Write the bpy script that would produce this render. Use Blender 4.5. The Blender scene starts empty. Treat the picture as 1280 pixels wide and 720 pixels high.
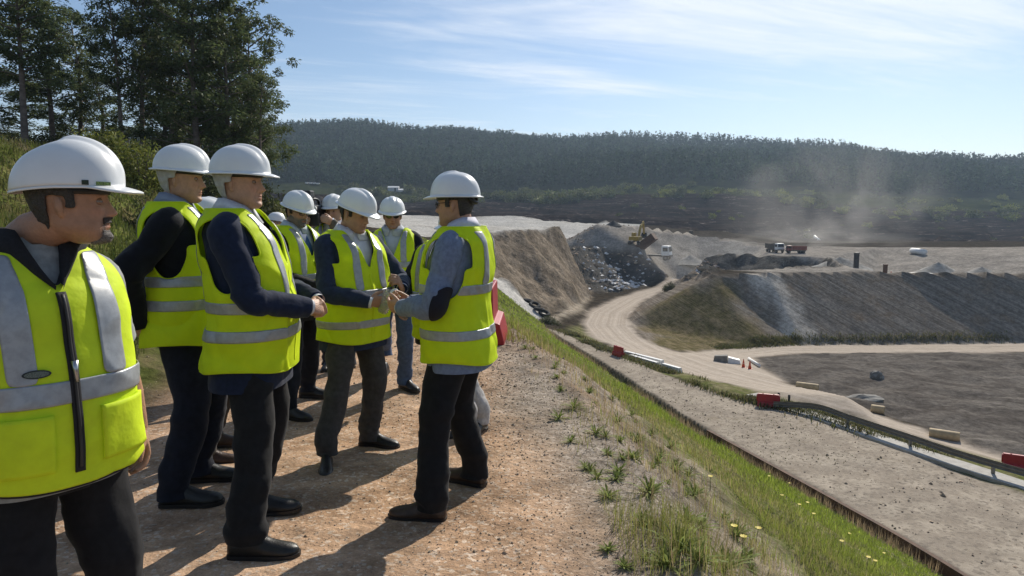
import bpy, bmesh, math, random
import numpy as np
from mathutils import Vector, Matrix
from mathutils.geometry import delaunay_2d_cdt
R = math.radians
random.seed(7); RNG = np.random.default_rng(7)
SC = bpy.context.scene
COL = SC.collection

# ------------------------------------------------------------------ camera
CAMZ, PITCH, FPX = 1.50, R(6.35), 853.3
cam = bpy.data.cameras.new('camera'); cam.lens = 24; cam.sensor_width = 36
cam.clip_start = 0.05; cam.clip_end = 6000
camo = bpy.data.objects.new('camera', cam); COL.objects.link(camo)
camo.location = (0, 0, CAMZ); camo.rotation_euler = (R(90) - PITCH, 0, 0)
SC.camera = camo
# ------------------------------------------------------------------ sky, sun, exposure
SUN_AZ, SUN_EL = R(27), R(36)            # azimuth to the right of straight ahead
w = bpy.data.worlds.new('World'); SC.world = w; w.use_nodes = True
nt = w.node_tree; nt.nodes.clear()
def N(tree, t, **k):
    n = tree.nodes.new(t)
    for a, v in k.items():
        if a.startswith('i_'): n.inputs[int(a[2:]) if a[2:].isdigit() else a[2:]].default_value = v
        else: setattr(n, a, v)
    return n
sky = N(nt, 'ShaderNodeTexSky', sky_type='NISHITA', sun_disc=False)
sky.sun_elevation = SUN_EL; sky.sun_rotation = SUN_AZ
sky.altitude = 200; sky.air_density = 1.0; sky.dust_density = 0.4; sky.ozone_density = 3.2
tc = N(nt, 'ShaderNodeTexCoord')
sep = N(nt, 'ShaderNodeSeparateXYZ'); nt.links.new(tc.outputs['Generated'], sep.inputs[0])
def M(tree, op, a, b=None, c=None, clamp=False):
    n = tree.nodes.new('ShaderNodeMath'); n.operation = op; n.use_clamp = clamp
    for i, v in enumerate((a, b, c)):
        if v is None: continue
        if hasattr(v, 'is_linked') or hasattr(v, 'links'): tree.links.new(v, n.inputs[i])
        else: n.inputs[i].default_value = v
    return n.outputs[0]
def ramp(tree, v, a, b, lo=0.0, hi=1.0):
    n = tree.nodes.new('ShaderNodeMapRange'); n.interpolation_type = 'SMOOTHSTEP'
    tree.links.new(v, n.inputs[0]); n.inputs[1].default_value = a; n.inputs[2].default_value = b
    n.inputs[3].default_value = lo; n.inputs[4].default_value = hi
    return n.outputs[0]
zz = M(nt, 'ADD', M(nt, 'MAXIMUM', sep.outputs[2], 0.0), 0.10)
cx = M(nt, 'DIVIDE', sep.outputs[0], zz); cy = M(nt, 'DIVIDE', sep.outputs[1], zz)
def cloud(sx, sy, ox, oy, a, b, seedz, det=8, dist=0.6, rough=.58):
    # slightly turned and stretched sheet of cirrus
    ux = M(nt, 'ADD', M(nt, 'MULTIPLY', cx, sx), M(nt, 'MULTIPLY', cy, sx * 0.22))
    uy = M(nt, 'ADD', M(nt, 'MULTIPLY', cy, sy), M(nt, 'MULTIPLY', cx, -sy * 0.10))
    cb = N(nt, 'ShaderNodeCombineXYZ', i_2=seedz)
    nt.links.new(M(nt, 'ADD', ux, ox), cb.inputs[0]); nt.links.new(M(nt, 'ADD', uy, oy), cb.inputs[1])
    nz = N(nt, 'ShaderNodeTexNoise', i_Scale=1.0, i_Detail=det, i_Roughness=rough, i_Distortion=dist)
    nt.links.new(cb.outputs[0], nz.inputs['Vector'])
    return ramp(nt, nz.outputs[0], a, b)
def wisp(sx, sy, ox, oy, seedz, det, dist):
    ux = M(nt, 'ADD', M(nt, 'MULTIPLY', cx, sx), M(nt, 'MULTIPLY', cy, -sx * 0.30)); uy = M(nt, 'ADD', M(nt, 'MULTIPLY', cy, sy), M(nt, 'MULTIPLY', cx, -sy * 0.26))
    cb = N(nt, 'ShaderNodeCombineXYZ', i_2=seedz); nt.links.new(M(nt, 'ADD', ux, ox), cb.inputs[0]); nt.links.new(M(nt, 'ADD', uy, oy), cb.inputs[1])
    nz = N(nt, 'ShaderNodeTexNoise', i_Scale=1.0, i_Detail=det, i_Roughness=.62, i_Distortion=dist); nt.links.new(cb.outputs[0], nz.inputs['Vector']); return nz.outputs[0]
def gauss(v, c, w_): t_ = M(nt, 'DIVIDE', M(nt, 'SUBTRACT', v, c), w_); return M(nt, 'EXPONENT', M(nt, 'MULTIPLY', M(nt, 'MULTIPLY', t_, t_), -1.0))
n1, n2, n3 = wisp(.75, 2.6, 1.3, .7, 3.3, 9, .9), wisp(.35, 1.2, 4.1, 2.2, 7.7, 5, .4), wisp(2.6, 7.0, .2, 3.0, 1.1, 8, .6)
bank1 = M(nt, 'MULTIPLY', gauss(cx, 1.05, 1.25), gauss(cy, 2.42, .50)); bank2 = M(nt, 'MULTIPLY', gauss(M(nt, 'SUBTRACT', cy, M(nt, 'MULTIPLY', cx, .30)), 3.36, .17), gauss(cx, .22, .62))
bank3 = M(nt, 'MULTIPLY', gauss(M(nt, 'SUBTRACT', cy, M(nt, 'MULTIPLY', cx, .25)), 4.3, .5), gauss(cx, -.4, 1.3))
val = M(nt, 'ADD', M(nt, 'MULTIPLY', n1, .55), M(nt, 'ADD', M(nt, 'MULTIPLY', n2, .30), M(nt, 'MULTIPLY', n3, .18)))
for bk, am in ((bank1, .20), (bank2, .24), (bank3, .06)): val = M(nt, 'ADD', val, M(nt, 'MULTIPLY', bk, am))
cf = M(nt, 'MULTIPLY', ramp(nt, val, .455, .83), .92)
hor = ramp(nt, sep.outputs[2], 0.0, 0.22, 0.32, 0.0)       # pale air low over the horizon
cf = M(nt, 'MAXIMUM', cf, hor)
mix = N(nt, 'ShaderNodeMix', data_type='RGBA'); mix.inputs[7].default_value = (9.6, 9.9, 10.4, 1)
nt.links.new(cf, mix.inputs[0]); nt.links.new(sky.outputs[0], mix.inputs[6])
bg = N(nt, 'ShaderNodeBackground', i_1=0.094); nt.links.new(mix.outputs[2], bg.inputs[0])
wo = N(nt, 'ShaderNodeOutputWorld'); nt.links.new(bg.outputs[0], wo.inputs[0])
sl = bpy.data.lights.new('sun', 'SUN'); sl.energy = 4.9; sl.angle = R(0.5); sl.color = (1, .93, .82)
so = bpy.data.objects.new('sun', sl); COL.objects.link(so)
sd = Vector((math.sin(SUN_AZ) * math.cos(SUN_EL), math.cos(SUN_AZ) * math.cos(SUN_EL), math.sin(SUN_EL)))
so.rotation_euler = sd.to_track_quat('Z', 'Y').to_euler(); so.location = sd * 50
SC.view_settings.view_transform = 'Standard'; SC.view_settings.look = 'None'
SC.view_settings.exposure = 0.12; SC.view_settings.gamma = 1.0
SC.cycles.max_bounces = 6; SC.cycles.diffuse_bounces = 3; SC.cycles.glossy_bounces = 2
SC.cycles.transmission_bounces = 4; SC.cycles.transparent_max_bounces = 12; SC.cycles.volume_bounces = 0
SC.cycles.caustics_reflective = False; SC.cycles.caustics_refractive = False
SC.cycles.use_denoising = True

# ------------------------------------------------------------------ helpers
def ray(px, py):
    u, v = (px - 640) / FPX, (360 - py) / FPX
    return np.array([u, math.cos(PITCH) + v * math.sin(PITCH), -math.sin(PITCH) + v * math.cos(PITCH)])
def dn(px, py, X):               # a place X metres below eye height, seen along this line
    d = ray(px, py); t = -X / d[2]
    return (d[0] * t, d[1] * t, CAMZ - X)
def at(px, py, Y):
    d = ray(px, py); t = Y / d[1]
    return (d[0] * t, Y, CAMZ + d[2] * t)
def zpath(y): return -0.035 * max(y - 2, 0)
def _h(i, j, k, s):
    n = (i * 374761393 + j * 668265263 + k * 1274126177 + s * 974711) & 0xffffffff
    n = ((n ^ (n >> 13)) * 1274126177) & 0xffffffff
    n = ((n ^ (n >> 16)) * 2246822519) & 0xffffffff
    return (((n ^ (n >> 15)) & 0xffff) / 32767.5) - 1
def vnoise(p, s=0):
    p = np.asarray(p, float); f = np.floor(p); i = f.astype(np.int64); t = p - f; t = t * t * (3 - 2 * t)
    o = 0
    for a in (0, 1):
        wa = t[:, 0] if a else 1 - t[:, 0]
        for b in (0, 1):
            wb = t[:, 1] if b else 1 - t[:, 1]
            for c in (0, 1):
                wc = t[:, 2] if c else 1 - t[:, 2]
                o = o + wa * wb * wc * _h(i[:, 0] + a, i[:, 1] + b, i[:, 2] + c, s)
    return o
def fbm(p, octv=4, s=0):
    o, a, q = 0, 1.0, np.asarray(p, float)
    for k in range(octv):
        o = o + a * vnoise(q, s + k); a *= .5; q = q * 2.03 + 11.3
    return o
def sstep(a, b, x):
    t = np.clip((x - a) / (b - a), 0, 1); return t * t * (3 - 2 * t)
class MB:                        # mesh builder: collects faces, links ONE mesh object
    def __init__(s): s.v = []; s.f = []; s.n = 0; s.mi = []
    def add(s, v, f, m=0):
        v = np.asarray(v, float).reshape(-1, 3)
        s.v.append(v)
        for q in f: s.f.append(tuple(int(i) + s.n for i in q)); s.mi.append(m)
        s.n += len(v); return s
    def verts(s): return np.concatenate(s.v) if s.v else np.zeros((0, 3))
    def mesh(s, name, mats, smooth=True):
        me = bpy.data.meshes.new(name); me.from_pydata(s.verts().tolist(), [], s.f)
        for m in (mats if isinstance(mats, (list, tuple)) else [mats]): me.materials.append(m)
        if any(s.mi): me.polygons.foreach_set('material_index', s.mi)
        me.polygons.foreach_set('use_smooth', [bool(smooth)] * len(me.polygons)); me.update()
        return me
    def build(s, name, mats, parent=None, smooth=True):
        return link(name, s.mesh(name, mats, smooth), parent)
    def box(s, c, d, rot=None, m=0, taper=1.0):
        x, y, z = d[0] / 2, d[1] / 2, d[2] / 2
        v = np.array([[-x, -y, -z], [x, -y, -z], [x, y, -z], [-x, y, -z], [-x * taper, -y * taper, z], [x * taper, -y * taper, z], [x * taper, y * taper, z], [-x * taper, y * taper, z]])
        if rot is not None: v = v @ np.array(rot).T
        return s.add(v + np.array(c), [(3, 2, 1, 0), (4, 5, 6, 7), (0, 1, 5, 4), (1, 2, 6, 5), (2, 3, 7, 6), (3, 0, 4, 7)], m)
    def tube(s, pts, rad, n=12, caps=True, m=0, up=(0, 0, 1), sq=2.0):
        v, f = tube(pts, rad, n, caps, up, sq); return s.add(v, f, m)
    def hexa(s, v, m=0): return s.add(v, [(3, 2, 1, 0), (4, 5, 6, 7), (0, 1, 5, 4), (1, 2, 6, 5), (2, 3, 7, 6), (3, 0, 4, 7)], m)
def tube(pts, rad, n=12, caps=True, up=(0, 0, 1), sq=2.0):
    pts = np.asarray(pts, float); k = len(pts); rad = np.asarray(rad, float)
    if rad.ndim == 0: rad = np.full(k, float(rad))
    if rad.ndim == 1: rad = np.stack([rad, rad], 1)
    tg = np.gradient(pts, axis=0); tg /= np.linalg.norm(tg, axis=1)[:, None] + 1e-9
    u = np.array(up, float)
    V = []; a = np.arange(n) * 2 * math.pi / n
    ca, sa = np.cos(a), np.sin(a)
    if sq != 2.0:
        ca = np.sign(ca) * np.abs(ca) ** (2 / sq); sa = np.sign(sa) * np.abs(sa) ** (2 / sq)
    prev = None
    for i in range(k):
        t = tg[i]
        if prev is None:
            if abs(t @ u) > .95: u = np.array([0, 1.0, 0]) if abs(t[1]) < .9 else np.array([1.0, 0, 0])
            b = u - t * (t @ u)
        else: b = prev - t * (t @ prev)
        b /= np.linalg.norm(b) + 1e-9; prev = b; c = np.cross(t, b)
        V.append(pts[i] + np.outer(ca * rad[i, 0], c) + np.outer(sa * rad[i, 1], b))
    F = []
    for i in range(k - 1):
        for j in range(n):
            j2 = (j + 1) % n; F.append((i * n + j, i * n + j2, (i + 1) * n + j2, (i + 1) * n + j))
    V = np.concatenate(V)
    if caps:
        c0, c1 = len(V), len(V) + 1; V = np.concatenate([V, pts[:1], pts[-1:]])
        for j in range(n):
            j2 = (j + 1) % n; F.append((c0, j2, j)); F.append((c1, (k - 1) * n + j, (k - 1) * n + j2))
    return V, F
def crom(P, n):                  # Catmull-Rom through rows of P (any columns)
    P = np.asarray(P, float); k = len(P); o = []
    for t in np.linspace(0, k - 1, n):
        i = min(int(t), k - 2); u = t - i
        p0, p1, p2, p3 = P[max(i - 1, 0)], P[i], P[i + 1], P[min(i + 2, k - 1)]
        o.append(.5 * (2 * p1 + (p2 - p0) * u + (2 * p0 - 5 * p1 + 4 * p2 - p3) * u * u + (3 * p1 - p0 - 3 * p2 + p3) * u ** 3))
    return np.array(o)
def link(name, me, parent=None):
    o = bpy.data.objects.new(name, me); COL.objects.link(o)
    if parent is not None: o.parent = parent
    return o
def tag(o, label=None, cat=None, group=None, kind=None):
    for k, v in (('label', label), ('category', cat), ('group', group), ('kind', kind)):
        if v: o[k] = v
    return o
def empty(name, loc, rz=0.0):
    o = bpy.data.objects.new(name, None); COL.objects.link(o); o.location = loc; o.rotation_euler = (0, 0, rz)
    o.empty_display_size = .2; return o
def copy_tree(o, parent=None):
    c = o.copy(); COL.objects.link(c)
    if parent is not None: c.parent = parent
    for ch in list(o.children): copy_tree(ch, c)
    return c
def np_mesh(name, V, F, mats, smooth=True, attrs=None):    # F: (n,k) array with one k
    me = bpy.data.meshes.new(name); V = np.asarray(V, np.float32); F = np.asarray(F, np.int32); k = F.shape[1]
    me.vertices.add(len(V)); me.vertices.foreach_set('co', V.ravel())
    me.loops.add(F.size); me.loops.foreach_set('vertex_index', F.ravel())
    me.polygons.add(len(F)); me.polygons.foreach_set('loop_start', np.arange(0, F.size, k, dtype=np.int32))
    me.polygons.foreach_set('use_smooth', np.full(len(F), bool(smooth)))
    for m in (mats if isinstance(mats, (list, tuple)) else [mats]): me.materials.append(m)
    me.update(calc_edges=True)
    for an, (typ, arr) in (attrs or {}).items():
        A = me.attributes.new(an, typ, 'POINT')
        A.data.foreach_set('color' if typ == 'FLOAT_COLOR' else 'value', np.asarray(arr, np.float32).ravel())
    return me
# ------------------------------------------------------------------ materials
def mat(name, col, rough=.8, var=.15, scale=20, bump=0, bscale=None, metal=0, spec=.5, trans=0, coat=0, attr=None, sheen=0, col2=None, dirt=0, dirtcol=(.2, .15, .1), det=4):
    m = bpy.data.materials.new(name); m.use_nodes = True; t = m.node_tree; b = t.nodes['Principled BSDF']
    b.inputs['Roughness'].default_value = rough; b.inputs['Metallic'].default_value = metal
    b.inputs['Specular IOR Level'].default_value = spec; b.inputs['Coat Weight'].default_value = coat
    b.inputs['Sheen Weight'].default_value = sheen
    tc = N(t, 'ShaderNodeTexCoord'); nz = N(t, 'ShaderNodeTexNoise', i_Scale=scale, i_Detail=det, i_Roughness=.6)
    t.links.new(tc.outputs['Object'], nz.inputs['Vector'])
    mx = N(t, 'ShaderNodeMix', data_type='RGBA'); c = np.array(col)
    c2 = np.array(col2) if col2 is not None else None
    mx.inputs[6].default_value = (*(c * (1 - var)), 1); mx.inputs[7].default_value = (*(c2 if c2 is not None else np.minimum(c * (1 + var), 1)), 1)
    t.links.new(ramp(t, nz.outputs[0], .3, .7), mx.inputs[0]); out = mx.outputs[2]
    if attr:
        at_ = N(t, 'ShaderNodeAttribute', attribute_name=attr)
        m2 = N(t, 'ShaderNodeMix', data_type='RGBA', blend_type='MULTIPLY', i_0=1.0)
        t.links.new(out, m2.inputs[6]); t.links.new(at_.outputs[0], m2.inputs[7]); out = m2.outputs[2]
    if dirt:
        n2 = N(t, 'ShaderNodeTexNoise', i_Scale=scale * .35, i_Detail=8, i_Roughness=.7); t.links.new(tc.outputs['Object'], n2.inputs['Vector'])
        m3 = N(t, 'ShaderNodeMix', data_type='RGBA'); m3.inputs[7].default_value = (*dirtcol, 1)
        t.links.new(M(t, 'MULTIPLY', ramp(t, n2.outputs[0], .48, .75), dirt), m3.inputs[0]); t.links.new(out, m3.inputs[6]); out = m3.outputs[2]
    t.links.new(out, b.inputs['Base Color'])
    if bump:
        nb = N(t, 'ShaderNodeTexNoise', i_Scale=bscale or scale * 4, i_Detail=3); t.links.new(tc.outputs['Object'], nb.inputs['Vector'])
        bp = N(t, 'ShaderNodeBump', i_Strength=bump, i_Distance=.01); t.links.new(nb.outputs[0], bp.inputs['Height']); t.links.new(bp.outputs[0], b.inputs['Normal'])
    if trans:
        tr = N(t, 'ShaderNodeBsdfTranslucent'); t.links.new(out, tr.inputs[0]); ms = N(t, 'ShaderNodeMixShader', i_0=trans)
        t.links.new(b.outputs[0], ms.inputs[1]); t.links.new(tr.outputs[0], ms.inputs[2])
        t.links.new(ms.outputs[0], t.nodes['Material Output'].inputs[0])
    return m
# ------------------------------------------------------------------ terrain: break lines -> one triangulated relief
D = lambda L: [dn(*p) for p in L]
A3 = lambda L: [at(*p) for p in L]
LN = {}
LN['pathL'] = [(x, y, zpath(y)) for x, y in ((-2.9, -8), (-2.9, 3), (-3.2, 6), (-4.0, 10), (-6.5, 16), (-10, 22))]
LN['crest'] = [(x, y, zpath(y)) for x, y in ((.95, -8), (.85, 2), (.78, 4), (.62, 6), (.28, 9), (-.3, 12), (-1.6, 16), (-4.5, 22), (-10, 30))]
LN['toe'] = [(17.5, -4, 1.5 - 11.45), (15.2, 10.5, 1.5 - 11.45)] + D([(1180, 728, 11.45), (1030, 637, 11.45), (880, 550, 11.45), (760, 467, 11.4), (700, 428, 11.3), (682, 410, 11.2)])
LN['bench0'] = [(x + .3, y + .1, -9.5) for x, y, z in LN['toe'][:-1]] + [LN['toe'][-1][:2] + (-9.55,)]
LN['benchB'] = [(38, -4, -9.5), (27, 12, -9.5)] + D([(1280, 618, 11), (1200, 590, 11), (1100, 550, 11), (1000, 517, 11), (950, 508, 11), (900, 493, 11), (840, 471, 11), (765, 441, 11), (735, 431, 11), (700, 414, 11.1)])
LN['roadN'] = [(42, -4, -10.3), (31, 14, -10.3)] + D([(1280, 585, 11.7), (1100, 531, 11.5), (950, 488, 11.3), (840, 462, 11.5), (765, 434, 11.9), (738, 421, 12.2), (726, 405, 12.8), (735, 390, 13.2), (770, 372, 13.6), (815, 359.5, 14)]) + [dn(850, 353, 14.3)]
LN['roadI'] = D([(878, 352.5, 14.3), (835, 359, 14), (802, 378, 13.6), (787, 393, 13.3), (787, 404, 13.1), (800, 419, 12.9), (820, 431, 12.9), (850, 440, 13.2), (885, 440, 14)])
LN['upF'] = D([(900, 437, 14.4), (950, 433.5, 14.7), (1000, 431.5, 15.05), (1280, 429.5, 15.1), (1700, 428, 15.1)])
LN['upN'] = D([(945, 447, 13.9), (1000, 442, 14.7), (1280, 440.5, 14.7), (1700, 440, 14.7)])
LN['roadF'] = D([(945, 455, 13.2), (990, 481, 12.4), (1090, 514, 12.0), (1180, 545, 11.9), (1235, 566, 11.9), (1320, 592, 11.9)]) + [(38, 14, -10.4), (50, -4, -10.4)]
LN['embC'] = D([(850, 353, 10.5), (870, 348, 8.9), (890, 342.5, 7.8), (960, 341, 7.6), (1000, 340, 7.6), (1100, 339, 7.6), (1280, 340.5, 7.6), (1700, 343, 7.6)])
LN['embB'] = D([(905, 337.5, 7.8), (960, 336, 7.55), (1020, 335, 7.55), (1055, 334, 7.5)])
LN['rim'] = D([(700, 309, 7.5), (740, 311.5, 7.7), (800, 313, 7.7), (900, 317, 7.6), (960, 319, 7.5), (1030, 322, 7.5), (1055, 334, 7.5)])
LN['benchBk'] = D([(700, 303.5, 7.2), (740, 304.5, 7.6), (860, 305.5, 7.6), (960, 308, 7.5), (1100, 309, 7.4), (1280, 309, 7.3), (1700, 309, 7.3)])
LN['pitb'] = D([(740, 367, 13.4), (775, 364, 13.8), (812, 357, 14.2)])
LN['brownR'] = D([(692, 311, 7.6), (715, 340, 10.8), (740, 367, 13.4)])
LN['brownB'] = D([(560, 296, 3.3), (615, 343, 7.0), (650, 371, 9.4), (686, 394, 11.5), (716, 381, 12.4), (738, 371, 13.2)])
LN['gutN'] = D([(556, 301, 3.5), (612, 352, 7.2), (645, 380, 9.5), (672, 401, 11.3), (690, 403, 11.6), (722, 392, 12.6)])
LN['palE'] = D([(555, 294, 3.1), (615, 292, 2.9), (650, 288.5, 2.7), (700, 283.5, 2.6), (745, 279.5, 2.5), (790, 281.5, 2.9), (870, 292, 5.0), (960, 306, 7.4)])
LN['palB'] = [at(300, 268, 200), at(500, 269.5, 200), at(640, 271.5, 200), at(745, 276.5, 200), at(800, 280, 200), at(900, 288, 200), at(1000, 301, 200)]
LN['palL'] = [(-20, 60, .1), (-24, 90, .2), (-50, 140, .5)]
LN['T1'] = A3([(300, 262, 225), (500, 267, 225), (640, 269, 225), (745, 274, 225), (800, 277, 225), (900, 286, 225), (1000, 298, 225), (1280, 303, 225), (1700, 303, 225)])
LN['T2'] = A3([(300, 256, 290), (500, 262, 290), (640, 262, 290), (800, 259, 290), (900, 264, 290), (1000, 277, 290), (1280, 287, 290), (1700, 287, 290)])
LN['T3'] = A3([(300, 247, 350), (440, 250, 350), (500, 251, 350), (640, 250, 350), (720, 247, 350), (800, 243, 350), (900, 240, 350), (960, 246, 350), (1050, 257, 350), (1280, 265, 350), (1700, 265, 350)])
LN['T4'] = A3([(200, 226, 420), (340, 227, 420), (440, 229, 420), (500, 233, 420), (640, 239, 420), (720, 238, 420), (800, 234, 420), (900, 231, 420), (1000, 235, 420), (1100, 241, 420), (1280, 246, 420), (1700, 247, 420)])
LN['T5'] = A3([(0, 200, 560), (200, 194, 560), (350, 190, 560), (450, 190, 560), (640, 203, 560), (850, 207, 560), (1000, 209, 560), (1280, 222, 560), (1700, 228, 560)])
LN['T6'] = A3([(-300, 185, 720), (0, 180, 720), (200, 172, 720), (350, 165, 720), (450, 164, 720), (500, 168, 720), (550, 172, 720), (640, 178, 720), (740, 184, 720), (850, 185, 720), (960, 184, 720), (1050, 193, 720), (1150, 199, 720), (1280, 196, 720), (1500, 204, 720), (1800, 215, 720)])
LN['bankM'] = [(-6, -8, .7), (-6, 3, .7), (-6.6, 7, .8), (-8.0, 12, 1.1), (-11.5, 19, 1.4), (-13, 25, 1.4)]
LN['bankT'] = [(-10, -8, 2.2), (-11, 4, 2.5), (-12.5, 12, 3.0), (-14.2, 19, 3.55), (-16, 26, 3.6), (-15, 36, 2.6), (-13, 44, 1.5)]
LN['rdT'] = [(-15, -8, 3.2), (-15.5, 6, 3.4), (-16, 15, 3.62), (-17.5, 22, 3.65), (-22, 28, 3.9), (-40, 34, 4.3)]
LN['rdB'] = [(-20, -8, 3.2), (-20.5, 8, 3.4), (-21, 16, 3.6), (-23.5, 21, 3.7), (-40, 28, 4.3)]
PTS = [(-16, 31, 2.4), (-12, 28, .9), (-9, 26, .2), (-10, 40, .3), (-14, 55, .8), (-28, 45, 4.5), (-30, 60, 5), (-45, 60, 6), (-60, 90, 9), (-40, 100, 3), (-5, 60, -3.0), (-2, 45, -4.5), (-14, 75, -.3), (-9, 70, -1.0),
       (30, 110, -12.5), (38, 103, -12.5), (46, 106, -12), (30, 120, -12), (22, 122, -12.2), (55, 104, -11), (20, 40, -9.5),
       (-900, -300, 60), (900, -300, -8), (0, -300, 2), (-900, 900, 60), (1200, 900, 20), (0, 950, 30), (-300, 950, 40), (500, 950, 25), (900, 300, 5), (-300, 100, 25), (-200, 300, 22), (-400, 500, 50), (300, 60, -11), (200, -60, -10), (-80, -60, 12), (-60, 30, 7), (40, -60, -9), (0, -60, 1), (-12, -60, 3), (150, 150, -5), (250, 250, 0), (-120, 200, 12), (-90, 240, 10)]
vid = {}; V2 = []; VZ = []; ED = []
def vadd(p):
    k = (round(p[0], 2), round(p[1], 2))
    if k not in vid: vid[k] = len(V2); V2.append(Vector((p[0], p[1]))); VZ.append(p[2])
    return vid[k]
for L in LN.values():
    q = [vadd(p) for p in L]
    ED += [(a, b) for a, b in zip(q, q[1:]) if a != b]
for p in PTS: vadd(p)
ov, oe, of, ovo, oeo, ofo = delaunay_2d_cdt(V2, ED, [], 0, 1e-4)
tz = np.array([np.mean([VZ[i] for i in o]) if o else np.nan for o in ovo]); txy = np.array([tuple(v) for v in ov])
for i in np.where(np.isnan(tz))[0]:
    nb = {b if a == i else a for a, b in oe if i in (a, b)}; nb = [j for j in nb if not np.isnan(tz[j])]
    d = np.array([1 / (np.linalg.norm(txy[j] - txy[i]) + .01) for j in nb]); tz[i] = (d * tz[nb]).sum() / d.sum()
TRI = np.array([f for f in of if len(f) == 3])
def relief(P):
    Z = np.full(len(P), 0.0); done = np.zeros(len(P), bool)
    order = np.argsort(P[:, 1]); ys = P[order, 1]
    for a, b, c in TRI:
        A, B, C = txy[a], txy[b], txy[c]
        lo, hi = np.searchsorted(ys, min(A[1], B[1], C[1]) - 1e-6), np.searchsorted(ys, max(A[1], B[1], C[1]) + 1e-6)
        id_ = order[lo:hi]; q = P[id_]
        k = (q[:, 0] >= min(A[0], B[0], C[0]) - 1e-6) & (q[:, 0] <= max(A[0], B[0], C[0]) + 1e-6); id_ = id_[k]; q = q[k]
        if not len(q): continue
        det = (B[1] - C[1]) * (A[0] - C[0]) + (C[0] - B[0]) * (A[1] - C[1])
        if abs(det) < 1e-9: continue
        l1 = ((B[1] - C[1]) * (q[:, 0] - C[0]) + (C[0] - B[0]) * (q[:, 1] - C[1])) / det
        l2 = ((C[1] - A[1]) * (q[:, 0] - C[0]) + (A[0] - C[0]) * (q[:, 1] - C[1])) / det
        l3 = 1 - l1 - l2; k = (l1 > -1e-6) & (l2 > -1e-6) & (l3 > -1e-6)
        Z[id_[k]] = l1[k] * tz[a] + l2[k] * tz[b] + l3[k] * tz[c]; done[id_[k]] = True
    return Z
def sdist(P, poly):              # >0 inside
    poly = np.array([p[:2] for p in poly]); n = len(poly); d = np.full(len(P), 1e9); ins = np.zeros(len(P), bool)
    for i in range(n):
        a, b = poly[i], poly[(i + 1) % n]; ab = b - a
        t = np.clip(((P - a) @ ab) / (ab @ ab + 1e-12), 0, 1)
        d = np.minimum(d, np.hypot(P[:, 0] - a[0] - t * ab[0], P[:, 1] - a[1] - t * ab[1]))
        if a[1] != b[1]:
            c = ((a[1] > P[:, 1]) != (b[1] > P[:, 1])) & (P[:, 0] < (b[0] - a[0]) * (P[:, 1] - a[1]) / (b[1] - a[1]) + a[0]); ins ^= c
    return np.where(ins, d, -d)
rv = lambda L: list(reversed(L))
ZN = {}                          # zone -> outline (plan)
ZN['path'] = LN['pathL'] + rv(LN['crest'][:8])
ZN['shoulder'] = [(x - .62 - .02 * y, y) for x, y, z in LN['crest'][:8]] + [(x + .55, y) for x, y, z in rv(LN['crest'][:8])]
ZN['grass'] = [(x + .35, y) for x, y, z in LN['crest']] + rv(LN['toe'])
ZN['bench'] = LN['bench0'] + rv(LN['benchB'])
ZN['road'] = LN['roadN'] + LN['roadI'][:-1] + LN['upF'] + rv(LN['upN']) + LN['roadF']
ZN['lower'] = LN['upN'] + rv(LN['roadF'][:-2])
ZN['emb'] = LN['roadI'] + LN['upF'] + rv(LN['embC'])
ZN['brown'] = LN['brownB'] + rv(LN['brownR']) + rv(LN['palE'][:4])
ZN['track'] = LN['gutN'][3:] + rv(LN['brownB'])[:3]
ZN['conc'] = LN['gutN'][:4] + rv(LN['brownB'])[2:]
ZN['pit'] = LN['pitb'] + [LN['roadN'][-1]] + [LN['roadI'][0]] + LN['embC'][:3] + LN['embB'] + rv(LN['rim']) + LN['brownR']
ZN['shelf'] = LN['rim'] + rv(LN['embB']) + LN['embC'][3:] + rv(LN['benchBk'])
ZN['dump'] = LN['benchBk'][:4] + rv(LN['palE'][3:])
ZN['pale'] = LN['palE'][:6] + rv(LN['palB'][:5]) + rv(LN['palL'])
ZN['terr'] = LN['T1'][:5] + LN['T1'][5:] + rv(LN['T3']); ZN['terr'] = [LN['palB'][0]] + LN['palB'] + [LN['benchBk'][-1]] + rv(LN['T3'])
ZN['scrub'] = LN['T3'] + rv(LN['T4'])
ZN['wood'] = LN['T4'] + [(1500, 950), (-900, 950)]
ZN['bank'] = LN['pathL'] + [(-12, 28), (-13, 44)] + rv(LN['bankT'])
ZN['lane'] = LN['rdT'] + rv(LN['rdB'])
ZN['verge'] = LN['benchB'] + rv(LN['roadN'][:9])
zk = list(ZN)
HARD = {'path': .35, 'shoulder': .35, 'grass': .4, 'bench': .15, 'road': .7, 'conc': .15, 'lane': .2, 'wood': 6, 'scrub': 6, 'terr': 5}
# rough ground
AMP = {'path': (.022, 1.6), 'shoulder': (.03, 2.2), 'grass': (.09, 1.2), 'bench': (.04, .5), 'road': (.06, .35), 'lower': (.22, .35), 'emb': (.17, .4), 'brown': (1.1, .26), 'pit': (1.2, .22), 'shelf': (.2, .15), 'dump': (1.0, .16), 'pale': (.3, .08), 'terr': (1.5, .06), 'scrub': (1.5, .05), 'wood': (3.5, .02), 'bank': (.16, .8), 'lane': (.01, 1), 'verge': (.1, .8), 'track': (.12, .4), 'conc': (.02, .5)}
def weights(P):
    W = {}
    r = np.hypot(P[:, 0], P[:, 1]); jit = vnoise(np.c_[P * .9, P[:, 0] * 0], 3) * .5 + vnoise(np.c_[P * .25, P[:, 0] * 0 + 4], 5) * .5
    for k in zk:
        e = HARD.get(k, .8); s = sdist(P, ZN[k]); W[k] = sstep(-e, e, s + jit * e * (.9 if k not in ('conc', 'lane', 'bench') else .3))
    return W
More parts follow.
